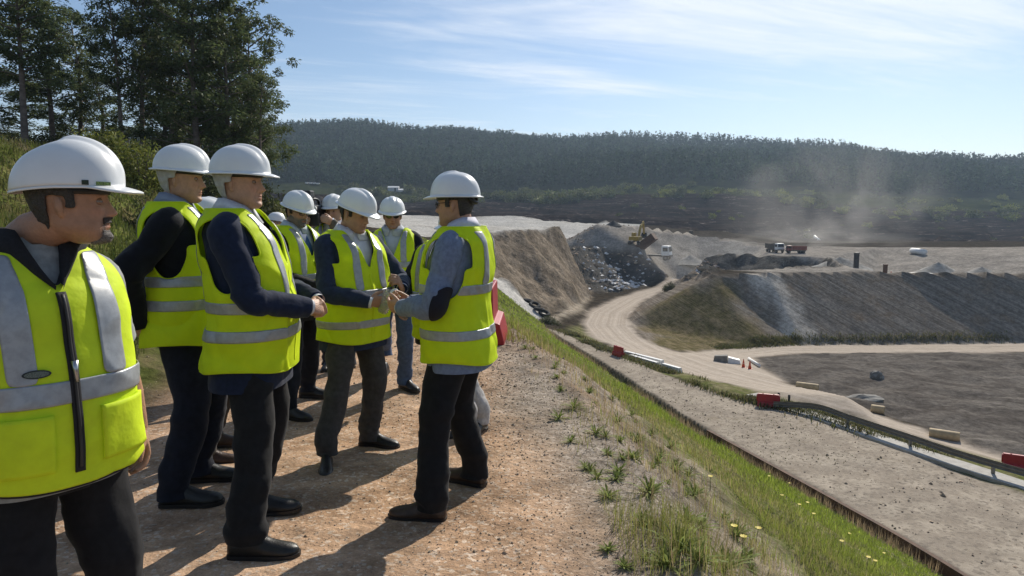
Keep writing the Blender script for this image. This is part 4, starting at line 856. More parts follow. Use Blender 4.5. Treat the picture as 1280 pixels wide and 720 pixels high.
    def paint(wt, c):
        nonlocal col
        wt = np.clip(wt * inh, 0, 1)[:, None]; col = col * (1 - wt) + np.array(c) * wt
    fr = (h[:, 1] > .02)
    paint(.35 * G(np.abs(h[:, 0]) - .04, .02) * G(h[:, 2] + .03, .02) * fr + .35 * G(h[:, 0], .016) * G(h[:, 2] + .035, .012) * fr, (skin[0] * 1.05, skin[1] * .72, skin[2] * .66))
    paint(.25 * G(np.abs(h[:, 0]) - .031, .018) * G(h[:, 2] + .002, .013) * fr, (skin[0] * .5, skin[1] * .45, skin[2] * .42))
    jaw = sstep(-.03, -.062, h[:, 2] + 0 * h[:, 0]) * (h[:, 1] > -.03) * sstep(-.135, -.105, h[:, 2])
    nz = vnoise(h * 240, 3) * .5 + .5
    col = col * (1 + .10 * vnoise(h * 38, 6) + .07 * vnoise(h * 110, 8))[:, None]
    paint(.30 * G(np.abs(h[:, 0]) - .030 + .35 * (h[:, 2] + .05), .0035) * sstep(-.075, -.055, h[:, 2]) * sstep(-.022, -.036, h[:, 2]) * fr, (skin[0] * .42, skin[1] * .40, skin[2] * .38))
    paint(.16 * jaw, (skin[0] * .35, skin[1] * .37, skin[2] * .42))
    if beard is not None:
        bc, kind = beard
        if kind == 'full': bm = sstep(-.028, -.055, h[:, 2]) * (h[:, 1] > -.035) * (1 - G(h[:, 0], .018) * G(h[:, 2] + .067, .006)) * sstep(-.145, -.115, h[:, 2])
        else: bm = (G(h[:, 0], .030) * (G(h[:, 2] + .052, .008) + 1.3 * G(h[:, 2] + .100, .020)) + G(np.abs(h[:, 0]) - .030, .008) * G(h[:, 2] + .078, .022)) * fr
        paint(np.clip(bm, 0, 1) * (.65 + .35 * nz), bc)
        if kind == 'goatee': paint(.45 * G(h[:, 0], .028) * G(h[:, 2] + .114, .017) * fr * (.5 + .5 * nz), (.46, .44, .42))
    paint(.55 * G(h[:, 0], .020) * (G(h[:, 2] + .062, .0045) + G(h[:, 2] + .0725, .005)) * fr, (skin[0] * .85, skin[1] * .48, skin[2] * .45))
    paint(.9 * G(h[:, 0], .019) * G(h[:, 2] + .0668, .0018) * fr, (.05, .02, .02))
    paint(.85 * G(np.abs(h[:, 0]) - .031, .017) * G(h[:, 2] - .0215 + .1 * np.abs(np.abs(h[:, 0]) - .03), .0045) * fr, hair)
    paint(.7 * sstep(.020, .045, h[:, 2]) * (h[:, 1] < .06), hair)
    A = body.attributes.new('tone', 'FLOAT_COLOR', 'POINT'); A.data.foreach_set('color', np.c_[col, np.ones(n)].astype(np.float32).ravel())
    body.vertices.foreach_set('co', (V * s).astype(np.float32).ravel()); body.polygons.foreach_set('use_smooth', [True] * len(body.polygons)); body.name = 'body'; body.update()
    link('body', body, rt)
    hf = lambda P: in_frame(P, Rh, ho) * s
    # eyes
    for x in (.031, -.031):
        n1, n2 = 16, 12; th = np.arange(n1) * 2 * np.pi / n1; ph = np.linspace(.02, np.pi - .02, n2); T, P_ = np.meshgrid(th, ph); T = T.ravel(); P_ = P_.ravel()
        u = np.stack([np.sin(P_) * np.cos(T), np.cos(P_), np.sin(P_) * np.sin(T)], -1); ev = u * .0118 + np.array([x, .0742, .0005])
        tone = np.where((P_[:, None] < .50) & (u[:, 2:] < .18) & (u[:, 2:] > -.26), np.array([(.012, .008, .006)]), np.where((u[:, 2:] > .18) | (u[:, 2:] < -.26), np.array([skin]) * .55, np.array([(.24, .21, .19)])))
        e = MB().add(hf(ev), grid_faces(n1, n2)).build('eye', EYEM, rt); A = e.data.attributes.new('tone', 'FLOAT_COLOR', 'POINT'); A.data.foreach_set('color', np.c_[tone, np.ones(len(tone))].astype(np.float32).ravel())
    # hair below the helmet (or a white hair net)
    hp, T = head_pts(120, 80, off=.0065 if not hairnet else .013); F = np.array(grid_faces(120, 80, False)); C = hp[F].mean(1)
    if hairnet: kp = (C[:, 1] < .000 + .25 * (C[:, 2] - .02)) & (C[:, 2] > -.082) & (C[:, 2] < .09) & ~((np.abs(C[:, 0]) > .05) & (C[:, 1] > -.038) & (C[:, 2] < -.004))
    else: kp = (C[:, 2] > hairmin + .6 * np.clip(C[:, 1] + .06, 0, 1)) & (C[:, 2] < .09) & (C[:, 1] < .028) & ~((C[:, 1] > -.042) & (C[:, 2] < .016) & ~((C[:, 1] > .004) & (C[:, 2] > -.02)))
    F = F[kp]; u, inv = np.unique(F, return_inverse=True); hp = hp[u]; hp = hp + (hp - [0, 0, hp[:, 2].mean()]) * ((.05 if hairnet else .03) * vnoise(hp * (55 if hairnet else 90), 5))[:, None]
    F = [tuple(f) for f in inv.reshape(F.shape).tolist()]; hp = smooth_border(hp, F, 6)
    add_solid(MB().add(hf(hp), F).build('hair_net' if hairnet else 'hair', cm('net', (.62, .61, .57), .8, .1, 40, .2, 200, trans=.3) if hairnet else cm('hair%.3f' % hair[0], hair, .55, .35, 160, .6, 300, spec=.4), rt), .006)
    if beard is not None:        # the beard itself, a thin shell of hair
        for part_ in ((('beard', beard[0]),) if beard[1] == 'full' else (('moustache', beard[0]), ('beard', (.17, .155, .145)))):
            bp_, T = head_pts(150, 130, off=.0022); F = np.array(grid_faces(150, 130, False)); C = bp_[F].mean(1)
            lipk = ~((np.abs(C[:, 0]) < .022) & (C[:, 2] > -.077) & (C[:, 2] < -.058))
            if beard[1] == 'full': kp = (C[:, 1] > -.03) & (C[:, 2] < -.047 + .35 * np.clip(.06 - C[:, 1], 0, .06)) & lipk & ~((np.abs(C[:, 0]) > .034) & (C[:, 2] > -.058) & (C[:, 1] > .04))
            elif part_[0] == 'moustache': kp = (C[:, 1] > .05) & (np.abs(C[:, 0]) < .033) & (C[:, 2] < -.046) & (C[:, 2] > -.060 - .5 * np.clip(np.abs(C[:, 0]) - .018, 0, 1))
            else: kp = (C[:, 1] > .025) & (np.abs(C[:, 0]) < .034) & (C[:, 1] > .05) & (C[:, 2] < -.083 + .25 * np.clip(np.abs(C[:, 0]) - .02, 0, 1))
            F = F[kp]; u, inv = np.unique(F, return_inverse=True); bp_ = bp_[u] * (1 + .016 * vnoise(bp_[u] * 150, 4))[:, None]; F = [tuple(f) for f in inv.reshape(F.shape).tolist()]; bp_ = smooth_border(bp_, F, 4)
            add_solid(MB().add(hf(bp_), F).build(part_[0], cm('beard%.3f' % part_[1][0], part_[1], .7, .45, 220, .8, 380, spec=.25), rt), .004)
    # helmet
    hb = helmet_mesh(hat); hv = hb.verts(); Rp = np.array(Matrix.Rotation(R(-hatpitch), 3, 'X')); ht = MB(); ht.add(hf(hv @ Rp.T), hb.f)
    hl = add_solid(ht.build('helmet', WHITEHAT, rt), .003 * s, 1.)
    t = np.linspace(0, 2 * np.pi, 33)[:-1]; sb = MB(); rg = []
    for z, o_ in ((.020, .004), (.040, .006), (.040, .002), (.020, .0)): rg.append(np.stack([(.082 + o_) * np.cos(t), (.100 + o_) * np.sin(t) - .003, z - .012 * np.clip(-np.sin(t), 0, 1)], -1))
    q_ = np.arange(128).reshape(4, 32); sb.add(hf(np.concatenate(rg)), [(int(q_[i, j]), int(q_[i, (j + 1) % 32]), int(q_[(i + 1) % 4, (j + 1) % 32]), int(q_[(i + 1) % 4, j])) for i in range(4) for j in range(32)]); sb.build('headband', BLACKP, hl)
    if hat == 'brim':
        sl_ = MB()
        for sx in (1, -1): sl_.box((0, 0, 0), (.006, .034, .012)); sl_.v[-1] = hf((sl_.v[-1] + np.array([sx * .1125, -.005, .050])))
        sl_.build('slot_cover', WHITEHAT, hl, False)
        if not hairnet:
            rk = MB(); rk.tube(hf(np.array([(.05, -.098, .022), (.03, -.112, .004), (0, -.118, .0), (-.03, -.112, .004), (-.05, -.098, .022)])), .012 * s, 8); rk.build('ratchet', BLACKP, hl)
    else:                         # printed sticker low on the brow side of the smooth cap
        for y0, y1, c_, hgt in ((.052, .068, (.02, .03, .02), .013), (.084, .116, (.03, .06, .03), .010)):
            tt = [math.asin(min(v / .1455, 1)) for v in (y0, y1)]; stt = np.linspace(tt[0], tt[1], 6); V_ = []
            for z in (.046, .046 + hgt): V_ += [(-.1125 * math.cos(a_), -.0, z) for a_ in stt]
            V_ = np.array(V_); V_ = np.stack([np.r_[1.012 * .108 * np.cos(stt), 1.012 * .108 * np.cos(stt)] , np.r_[.1440 * np.sin(stt), .1440 * np.sin(stt)], V_[:, 2]], -1)
            MB().add(hf(V_ @ Rp.T), [(i, i + 1, i + 7, i + 6) for i in range(5)]).build('sticker', cm('sticker%.2f' % c_[1], c_, .4, .9, 300, col2=(.30, .42, .10) if c_[1] > .04 else (.03, .05, .02)), hl)
    # ---- trousers
    tb = MB(); tf_ = folds(seed + 40, .009, .5, 9); zt = np.linspace(.80, 1.02, 12); th = np.arange(40) * 2 * np.pi / 40; T, Z = np.meshgrid(th, zt)
    tb.add(torso(T.ravel(), Z.ravel(), -.006, belly * .8, wide) * s, grid_faces(40, 12))
    for (H, k, a2), (fx, fy, fa) in zip(LEG, feet):
        hemp = a2 + np.array([0, -.004, -.045]); pts = crom([H + [0, 0, .03], (H * .6 + k * .4), k, (k + a2) / 2, a2 + [0, -.006, .06], hemp], 56); f_ = np.linspace(0, 1, 56)
        rad = np.stack([np.interp(f_, [0, .2, .45, .6, .85, 1], [.098, .090, .073, .070, .064, .066]), np.interp(f_, [0, .2, .45, .6, .85, 1], [.118, .105, .080, .079, .076, .080])], -1)
        V, F = tube(pts, rad, 30, True, up=(0, 1, 0)); ax = pts[np.minimum(np.arange(len(V)) // 30, 55)]; nn = V - ax; nn /= np.linalg.norm(nn, axis=1)[:, None] + 1e-6
        low = np.clip((.32 - V[:, 2]) / .25, 0, 1) + .6 * np.exp(-((V[:, 2] - .50) / .09) ** 2)
        V = V + nn * (tf_(V) + low * .014 * vnoise(np.c_[V[:, 0] * 6, V[:, 1] * 6, V[:, 2] * 24], seed + 7))[:, None]; tb.add(V * s, F)
    tb.build('trousers', cm('cloth%.4f%.4f%.4f' % trous, trous, .85, .18, 30, .5, 15, spec=.15, sheen=.08), rt)
    for fx, fy, fa in feet: shoe(rt, np.array([fx, fy, 0]) * s, fa, s, cm('leather%.3f' % shoecol[0], shoecol, .42, .3, 25, .2, 120), True)
    # ---- shirt, jacket, sleeves
    sleeve_c = topcol; jm = cm('wool%.4f%.4f%.4f' % tuple(topcol), topcol, .85, .15, 40, .5, 17, spec=.15, sheen=.10)
    V, F = cloth_grid((1.0, 1.535), 40, 60, .006, lambda C: C[:, 2] > 0, None, belly, wide)
    sm = cm('shirt%.2f%.2f' % shirt[:2], shirt, .8, .06, 30, .2, 400); MB().add(fin(V), F.tolist()).build('shirt', sm, rt)
    if top != 'tee':             # shirt collar: a folded band standing round the neck
        t = np.linspace(0, 2 * np.pi, 41)[:-1] + np.pi / 2; rows = []
        for z, r_ in ((1.475, .016), (1.548, .007), (1.552, .012), (1.505, .022)): 
            zf = z - .030 * np.clip(np.sin(t), -.3, 1); P = torso(t, np.clip(zf, 1.44, 1.569), r_, 0, 1); P[:, 2] = zf; rows.append(P)
        rows[3][:, 2] -= .018 * np.clip(np.sin(t), 0, 1) ** 6
        q_ = np.arange(160).reshape(4, 40); F = [(int(q_[i, j]), int(q_[i, j + 1]), int(q_[i + 1, j + 1]), int(q_[i + 1, j])) for i in range(3) for j in range(39)]
        add_solid(MB().add(fin(np.concatenate(rows)), F).build('collar', sm, rt), .003)
    if tie: MB().add(fin(np.concatenate([torso(np.array([np.pi / 2 - w_ / .13, np.pi / 2, np.pi / 2 + w_ / .13]), np.full(3, z), .014, belly, wide) for z, w_ in ((1.47, .020), (1.43, .016), (1.35, .022), (1.2, .030), (1.1, .035))])), [(i * 3 + j, i * 3 + j + 1, i * 3 + j + 4, i * 3 + j + 3) for i in range(4) for j in range(2)]).build('tie', cm('tie', tie, .6, .2, 60), rt)
    jb = MB(); jf = folds(seed, .006)
    vz, vs_ = (1.16, .30) if top == 'jacket' else (1.40, 1.2)
    hemf = lambda T: -.02 * np.clip(np.sin(T), 0, 1) ** 2
    if top != 'tee':
        V, F = cloth_grid((jhem, 1.512), nz_, nt_, .022, lambda C: ~((C[:, 1] > 0) & (np.abs(C[:, 0]) < (C[:, 2] - vz) * vs_) & (C[:, 2] > vz)), jf, belly, wide, .012); jb.add(fin(V), F.tolist())
    else:
        V, F = cloth_grid((jhem + .06, 1.515), nz_, nt_, .018, lambda C: C[:, 2] > 0, jf, belly, wide, .012); jb.add(fin(V), F.tolist())
    for sd_ in 'RL':
        S, e, w_ = J[sd_]; x = 1 if sd_ == 'R' else -1; d = (w_ - e) / np.linalg.norm(w_ - e); end = w_ + d * .012
        if top == 'tee': pts = crom([S - [x * .075, 0, -.02], S, S + (e - S) * .45, S + (e - S) * .75], 24); rr = np.interp(np.linspace(0, 1, 24), [0, .35, 1], [.070, .070, .060]); ns = 24
        else:
            ns = 60 if hi else 36
            pts = crom([S - [x * .075, 0, -.012], S + [x * .004, 0, .004], S + (e - S) * .5, e, e + (w_ - e) * .5, end], ns); rr = np.interp(np.linspace(0, 1, ns), [0, .2, .4, .6, .8, 1], [.070, .078, .066, .060, .054, .043])
        V, F = tube(pts, np.stack([rr, rr * 1.05], -1), 30, True, up=(0, 0, 1)); ax = pts[np.minimum(np.arange(len(V)) // 30, ns - 1)]; nn = V - ax; nn /= np.linalg.norm(nn, axis=1)[:, None] + 1e-6
        f_ = np.minimum(np.arange(len(V)) // 30, ns - 1) / ns; el_ = np.exp(-((f_ - .6) / .16) ** 2)
        V = V + nn * (jf(V) * 1.1 + .009 * el_ * vnoise(np.c_[f_ * 30, nn[:, :2] * 1.3], seed + 3) + .003 * vnoise(V * 26, seed + 8))[:, None]; jb.add(V * s, F)
    jo = jb.build('sweater' if top == 'sweater' else 'tee_shirt' if top == 'tee' else 'jacket', jm, rt); 
    if top in ('jacket',):       # cuffs of the shirt, buttons, lapel folds
        for sd_ in 'RL':
            S, e, w_ = J[sd_]; d = (w_ - e) / np.linalg.norm(w_ - e); MB().tube(np.array([w_ - d * .03, w_ + d * .006, w_ + d * .030]) * s, [.036 * s, .0375 * s, .036 * s], 18, False).build('shirt_cuff', sm, rt)
            bb = MB(); up = np.cross(d, [0, 0, 1.]); up /= np.linalg.norm(up)
            for kk in range(3): P = w_ - d * (.018 + .016 * kk) + up * .046 * (1 if sd_ == 'R' else -1) * -1; bb.tube(np.array([P - up * .008, P + up * .008]) * s, .006 * s, 8)
            bb.build('cuff_buttons', cm('button', (.30, .28, .25), .4), jo)
        for sx in (1, -1):       # lapels lying along the opening
            zs_ = np.linspace(vz + .02, 1.50, 14); wl = .042 * np.sin(np.pi * np.clip((zs_ - vz) / .42, .04, .90)) + .006; rows = []
            for z, wv in zip(zs_, wl):
                x0 = (z - vz) * vs_; th0 = [math.acos(min(max((x0 + k_ * wv) / (np.interp(z, TR[:, 0], TR[:, 2]) + .03), -1), 1)) for k_ in (0, .5, 1)]
                P = torso(np.array(th0), np.full(3, z), .029, belly, wide); P[:, 0] *= sx; rows.append(P)
            add_solid(MB().add(fin(np.concatenate(rows)), [(i * 3 + j, i * 3 + j + 1, i * 3 + j + 4, i * 3 + j + 3) for i in range(13) for j in range(2)]).build('lapel', jm, jo), .003)
    if patch:                    # elbow patch on one sleeve
        S, e, w_ = J[patch[0]]; dv = (w_ - e) / np.linalg.norm(w_ - e); du = (S - e) / np.linalg.norm(S - e); out = -(dv + du); out /= np.linalg.norm(out)
        pts = crom([e + du * .11, e + du * .05, e + out * .006, e + dv * .05, e + dv * .09], 40); V, F = tube(pts, np.interp(np.linspace(0, 1, 40), [0, .3, .7, 1], [.079, .077, .074, .069]), 72, False, up=(0, 0, 1))
        ctr = pts[np.arange(len(V)) // 72]; nn = (V - ctr); nn /= np.linalg.norm(nn, axis=1)[:, None]; side = np.array(patch[1], float); side /= np.linalg.norm(side); f_ = (np.arange(len(V)) // 72) / 39
        V = V + nn * .001; kp = [f for f in F if all((nn[i] @ side) > .30 + 2.6 * (f_[i] - .5) ** 2 for i in f)]
        kp = np.array(kp); u, inv = np.unique(kp, return_inverse=True); kp = [tuple(f) for f in inv.reshape(kp.shape).tolist()]; V = smooth_border(V[u], kp, 12)
        MB().add(V * s, kp).build('elbow_patch', cm('patch', (.008, .008, .014), .9, .1, 60), jo)
    if watch: 
        S, e, w_ = J[watch]; d = (w_ - e) / np.linalg.norm(w_ - e); wb = MB().tube(np.array([w_ + d * .004, w_ + d * .024]) * s, .034 * s, 20, False).build('watch', METAL, rt); add_solid(wb, .005)
    if glasses:
        gb = MB()
        for sx in (1, -1):
            t = np.linspace(0, 2 * np.pi, 19); P = np.stack([sx * .032 + .024 * np.cos(t), .101 - .010 * (np.abs(np.cos(t) * sx + 1) / 2) * 1 + 0 * t, -.002 + .017 * np.sin(t)], -1); gb.tube(hf(P), .0019 * s, 6)
            gb.tube(hf(np.array([(sx * .056, .094, .002), (sx * .071, .075, .004), (sx * .077, .02, .006), (sx * .079, -.015, .002)])), .0019 * s, 6)
        gb.tube(hf(np.array([(-.009, .104, .002), (0, .107, .004), (.009, .104, .002)])), .0019 * s, 6)
        go = gb.build('glasses', BLACKP, rt)
        for sx in (1, -1):
            t = np.linspace(0, 2 * np.pi, 17)[:-1]; V = np.stack([sx * .032 + .0235 * np.cos(t), .1005 - .010 * (np.abs(np.cos(t) * sx + 1) / 2), -.002 + .0165 * np.sin(t)], -1); MB().add(hf(V), [tuple(range(16))]).build('lens', DARKLENS if glasses == 'dark' else GLASS, go)
    # ---- vest
    puff = vest == 'quilt'; vo_ = .047 if not puff else .044; vf = folds(seed + 11, .0115 if not puff else .0095, .38, 6.5); vm = HIVIS2 if puff else HIVIS
    ax_, az_ = (.150 * wide, 1.300) if not puff else (.185 * wide, 1.29)
    def vkeep(C):
        k = ~((np.abs(C[:, 0]) > ax_ - .01) & (((C[:, 1] + .005) / .088) ** 2 + ((C[:, 2] - az_) / .158) ** 2 < 1))
        k &= ~((np.abs(C[:, 0]) > ax_ + .036) & (C[:, 2] > az_) & (C[:, 2] < az_ + .2))
        vn, vk = (1.24, .40) if not puff else (1.385, .62)
        return k & ~((C[:, 1] > 0) & (np.abs(C[:, 0]) < (C[:, 2] - vn) * vk) & (C[:, 2] > vn)) & ~((C[:, 1] > .0) & (np.abs(C[:, 0]) < .0025) & (C[:, 2] < vn))
    hemv = lambda T: .055 * np.exp(-(np.cos(T) / .12) ** 2) * (np.sin(T) > 0) * -0.0 + .028 * (np.abs(np.cos(T)) ** 3)
    V, F = cloth_grid((hem, 1.512), nz_, nt_ + 40, vo_, vkeep, vf, belly, wide, .012, hemv, 8)
    vo = add_solid(MB().add(fin(V), F.tolist()).build('vest', vm, rt), .005 if not puff else .016, 0)
    def strip(keep, name='reflective_stripe', m_=REFL, zr=(hem, 1.512), ex=.0045, hi_=1.0):
        V, F = cloth_grid(zr, max(8, int(nz_ * 1.6 * (zr[1] - zr[0]) / (1.512 - hem) * hi_)), nt_ + 60, vo_ + ex + (.008 if puff else 0), lambda C: vkeep(C) & keep(C), vf, belly, wide, .012, None, 14)
        if not len(F): return
        par = np.arange(len(V))
        while True:              # pieces that do not touch become parts of their own
            m0 = par[F].min(1); nw = par.copy(); np.minimum.at(nw, F.ravel(), np.repeat(m0, 4)); nw = nw[nw]
            if (nw == par).all(): break
            par = nw
        lab_ = par[F[:, 0]]
        for k_ in np.unique(lab_):
            f2 = F[lab_ == k_]
            if len(f2) > 5: u_, iv = np.unique(f2, return_inverse=True); add_solid(MB().add(fin(V[u_]), iv.reshape(f2.shape).tolist()).build(name, m_, vo), .002)
    for z in bands: strip(lambda C: C[:, 2] < 9, zr=(z - bw / 2, z + bw / 2))
    bx = .098 if not puff else .115; bh = .026 if not puff else .032
    strip(lambda C: (np.abs(np.abs(C[:, 0]) - bx - .10 * np.clip(C[:, 2] - 1.40, 0, .08)) < bh) & (C[:, 2] > max(bands) + bw / 2), zr=(max(bands), 1.49))
    if not puff: strip(lambda C: (np.abs(C[:, 0]) < .010) & (C[:, 1] > 0) & (C[:, 2] < 1.24), 'placket', vm, zr=(hem + .02, 1.24), ex=.003)
    # piping round armholes and hem
    bd = {}
    for f in F0_edges(vo.data): bd.setdefault(f[0], []).append(f[1]); bd.setdefault(f[1], []).append(f[0])
    co = np.array([v.co[:] for v in vo.data.vertices]); seen = set()
    for st in list(bd):
        if st in seen: continue
        loop = [st]; seen.add(st); cur = st
        while True:
            nx = [i for i in bd[cur] if i not in seen]
            if not nx: break
            cur = nx[0]; seen.add(cur); loop.append(cur)
        if len(loop) > 10: P = co[loop + loop[:1]]; MB().tube(P[::2] if hi else P, (.0042 if not puff else .009) * s, 5, False).build('piping', vm if not puff else cm('black_binding', (.012, .012, .014), .8), vo)
    rt['_'] = 0; del rt['_']
    return rt, dict(J=J, fin=fin, s=s, vf=vf, vo=vo, hf=hf, vofs=vo_)
def F0_edges(me):
    n = len(me.edges); c = np.zeros(n, int); m = {}
    ev = np.zeros(n * 2, np.int32); me.edges.foreach_get('vertices', ev); ev = ev.reshape(-1, 2)
    le = np.zeros(len(me.loops), np.int32); me.loops.foreach_get('edge_index', le); c = np.bincount(le, minlength=n)
    return [tuple(e) for e in ev[c == 1].tolist()]
def foot(px, py):                # where a sole meets the sloping path
    y = 4.
    for _ in range(20): d = ray(px, py); t = (zpath(y) - CAMZ) / d[2]; y = d[1] * t
    return np.array([d[0] * t, y, zpath(y)])
def place(cx, cy, off=0): z = ground(cx, cy) + off; return (cx, cy, z)
# ------------------------------------------------------------------ roadside things and machines
RED = mat('red_plastic', (.36, .010, .016), .42, .12, 6, .05, 60, dirt=.12, dirtcol=(.30, .17, .13)); CONC = mat('concrete', (.42, .40, .36), .9, .15, 3, .3, 40, dirt=.3); RUST = mat('rusty_steel', (.10, .052, .030), .85, .3, 2.5, .3, 30)
STEEL = mat('galvanised_rail', (.20, .19, .175), .55, .15, 4, .1, 40, metal=.4); WPAINT = mat('white_paint', (.72, .72, .70), .45, .08, 3, dirt=.35, dirtcol=(.35, .31, .25)); YPAINT = mat('yellow_paint', (.36, .235, .02), .5, .15, 3, dirt=.5); RUBBER = mat('rubber', (.015, .015, .015), .9, .2, 10)
DARKST = mat('dark_steel', (.030, .028, .026), .6, .3, 4, dirt=.4); CABGL = mat('cab_glass', (.02, .024, .03), .08, .05, 5); ORANGE = mat('orange_red_paint', (.22, .060, .042), .5, .15, 3, dirt=.5); TAN = mat('tan_pipe', (.48, .36, .20), .75, .2, 2.0, .2, 20, dirt=.5, dirtcol=(.25, .17, .10)); CONEM = mat('cone_orange', (.55, .06, .012), .5, .1, 5)
def rz(a): a = R(a); return np.array([[math.cos(a), -math.sin(a), 0], [math.sin(a), math.cos(a), 0], [0, 0, 1]])
def barrier(name, loc, ang, label, L_=1.2, s=1.):
    r = tag(empty(name, loc, R(ang)), label, 'barrier', 'red plastic barriers'); r.scale = (s,) * 3; h = L_ / 2
    prof = [(-.22, 0), (-.22, .10), (-.17, .30), (-.165, .32), (-.085, .345), (-.075, .78), (.075, .78), (.085, .345), (.165, .32), (.17, .30), (.22, .10), (.22, 0)]
    b = MB(); k = len(prof); xs = [(-h, 1), (-h + .03, 1.0), (h - .03, 1.0), (h, 1)]
    V = [(x, y * q_, z) for x, q_ in xs for y, z in prof]; F = [tuple(range(k)), tuple(reversed(range(3 * k, 4 * k)))]
    for i in range(3): F += [(i * k + j, (i + 1) * k + j, (i + 1) * k + (j + 1) % k, i * k + (j + 1) % k) for j in range(k)]
    b.add(V, [f[::-1] for f in F]); o = b.build('body', RED, r, False); m = o.modifiers.new('b', 'BEVEL'); m.width = .015; m.segments = 2; m.limit_method = 'ANGLE'
    for x in (-.25 * L_, .25 * L_): MB().tube([(x, 0, .78), (x, 0, .80)], [.04, .035], 12).build('filler_cap', RED, r)
    for e in (-1, 1): MB().tube([(e * (h + .01), 0, .36), (e * (h + .01), 0, .72)], .045, 10).build('coupling', RED, r)
    return r
x, y, _ = foot(611, 430); barrier('barrier', (x, y + .35, ground(x, y + .35) - .01), 88, 'red plastic barrier standing on the path behind the man in grey-blue blazer', 1.1, 1.02)
for px, py, X, a, lab in ((773, 446, 11.1, -64, 'small red barrier at the road bend, at the end of the white beams'), (960, 508, 11.0, -20, 'red barrier where the guardrail begins, on the gravel platform edge'), (1272, 587, 11.6, -28, 'red barrier at the right frame edge beyond the guardrail')):
    x, y, z = dn(px, py, X); barrier('barrier', (x, y, ground(x, y) - .03), a, lab, 1.15, 1.0)
# guardrail
gp = [dn(*p, 10.38) for p in ((984, 500), (1020, 506), (1060, 519), (1100, 532), (1140, 545), (1200, 565), (1280, 588), (1400, 622))]; gp = [(x, y, -8.97) for x, y, z in gp]; gp[0] = (gp[0][0] - .6, gp[0][1] + .4, -9.22)
gr = tag(empty('guardrail', gp[1]), 'long dark steel guardrail along the verge between platform and road', 'guardrail'); o0 = np.array(gp[1])
prof = [(-.02, -.15), (.0, -.145), (.05, -.10), (.05, -.06), (.0, -.02), (.0, .02), (.05, .06), (.05, .10), (.0, .145), (-.02, .15)]
pts = crom(gp, 40); tg = np.gradient(pts, axis=0); V = []; 
for p, t_ in zip(pts, tg):
    n_ = np.array([-t_[1], t_[0], 0]); n_ /= np.linalg.norm(n_); V += [p + n_ * a + np.array([0, 0, b]) for a, b in prof]
k = len(prof); add_solid(MB().add(np.array(V) - o0, [(i * k + j, i * k + j + 1, (i + 1) * k + j + 1, (i + 1) * k + j) for i in range(39) for j in range(k - 1)]).build('rail', STEEL, gr, False), .012)
acc = 0; last = pts[0]; nextd = .5
for p in pts:
    acc += np.linalg.norm(p - last); last = p
    if acc >= nextd:
        nextd += 3.6; g = ground(p[0] + .1, p[1] + .1); MB().box((p[0] - o0[0] + .08, p[1] - o0[1] + .08, (g - .3 + p[2] + .1) / 2 - o0[2]), (.10, .12, p[2] + .1 - g + .3)).build('post', STEEL, gr, False)
for px, py, lab in ((973, 503, 'short dark marker post left of the guardrail start, nearer the red barrier'), (986, 506, 'short dark marker post directly at the guardrail start')):
    x, y, z = dn(px, py, 11.1); b = tag(MB().tube([(0, 0, 0), (0, 0, .62), (0, 0, .66)], [.07, .07, .03], 10).build('marker_post', DARKST), lab, 'post', 'marker posts'); b.location = (x, y, ground(x, y) - .02)
# concrete kerb strip and sunken wall
def strip3(name, line, width, top, thick, m, label=None, kind='structure'):
    P = np.array(line); P = crom(P, len(P) * 6); t_ = np.gradient(P[:, :2], axis=0); n_ = np.c_[-t_[:, 1], t_[:, 0]]; n_ /= np.linalg.norm(n_, axis=1)[:, None]; b = MB(); V = []; k = len(P)
    wob = 1 + .05 * vnoise(np.c_[P[:, :2] * .8, P[:, 0] * 0], 4)
    for p, n2, w_ in zip(P, n_, wob): a, c = p[:2] - n2 * width / 2 * w_, p[:2] + n2 * width / 2 * w_; zt = p[2] + top; V += [(*a, zt), (*c, zt), (*c, zt - thick), (*a, zt - thick)]
    F = [(i * 4 + j, i * 4 + (j + 1) % 4, i * 4 + 4 + (j + 1) % 4, i * 4 + 4 + j) for i in range(k - 1) for j in range(4)] + [(3, 2, 1, 0), (k * 4 - 4, k * 4 - 3, k * 4 - 2, k * 4 - 1)]
    return tag(b.add(V, [f[::-1] for f in F]).build(name, m, None, False), label, kind=kind)
strip3('concrete_strip', [dn(*p, 10.92) for p in ((940, 492), (965, 500), (1000, 512.5), (1060, 533), (1140, 561), (1210, 583), (1280, 606), (1400, 645))], .95, 0, .4, CONC)
TE = [(p[0] + .02, p[1], -9.5) for p in LN['toe'][1:5]]
wl = strip3('retaining_wall', [(p[0] + .16, p[1] + .03, -9.42) for p in TE], .16, 0, .75, RUST, None, None); tag(wl, 'long low rusty brown wall edging the gravel platform at the foot of the slope', 'wall')
strip3('drain_strip', [(p[0] - .22, p[1] - .05, -9.82) for p in TE], .50, 0, .3, mat('pinkish_concrete', (.36, .25, .20), .9, .15, 2, .2, 30))
# white beams and other things along the road
for (a, b_), lab in ((((781, 443), (828, 455)), 'upper white concrete beam lying beside the road at the bend'), (((788, 448), (822, 458)), 'lower white concrete beam beside the road, nearest the bend'), (((829, 459), (850, 465)), 'short white beam at the far end of the row of beams')):
    A, B = np.array(dn(*a, 11.35)), np.array(dn(*b_, 11.35)); c = (A + B) / 2; L_ = np.linalg.norm((B - A)[:2]); g = ground(c[0], c[1])
    o = MB().hexa([(-L_ / 2, -.22, 0), (L_ / 2, -.22, 0), (L_ / 2, .22, 0), (-L_ / 2, .22, 0), (-L_ / 2, -.14, .38), (L_ / 2, -.14, .38), (L_ / 2, .14, .38), (-L_ / 2, .14, .38)]).build('concrete_beam', WPAINT, None, False); o.location = (c[0], c[1], g - .04); o.rotation_euler = (0, 0, math.atan2(B[1] - A[1], B[0] - A[0])); tag(o, lab, 'beam', 'white beams beside the road')
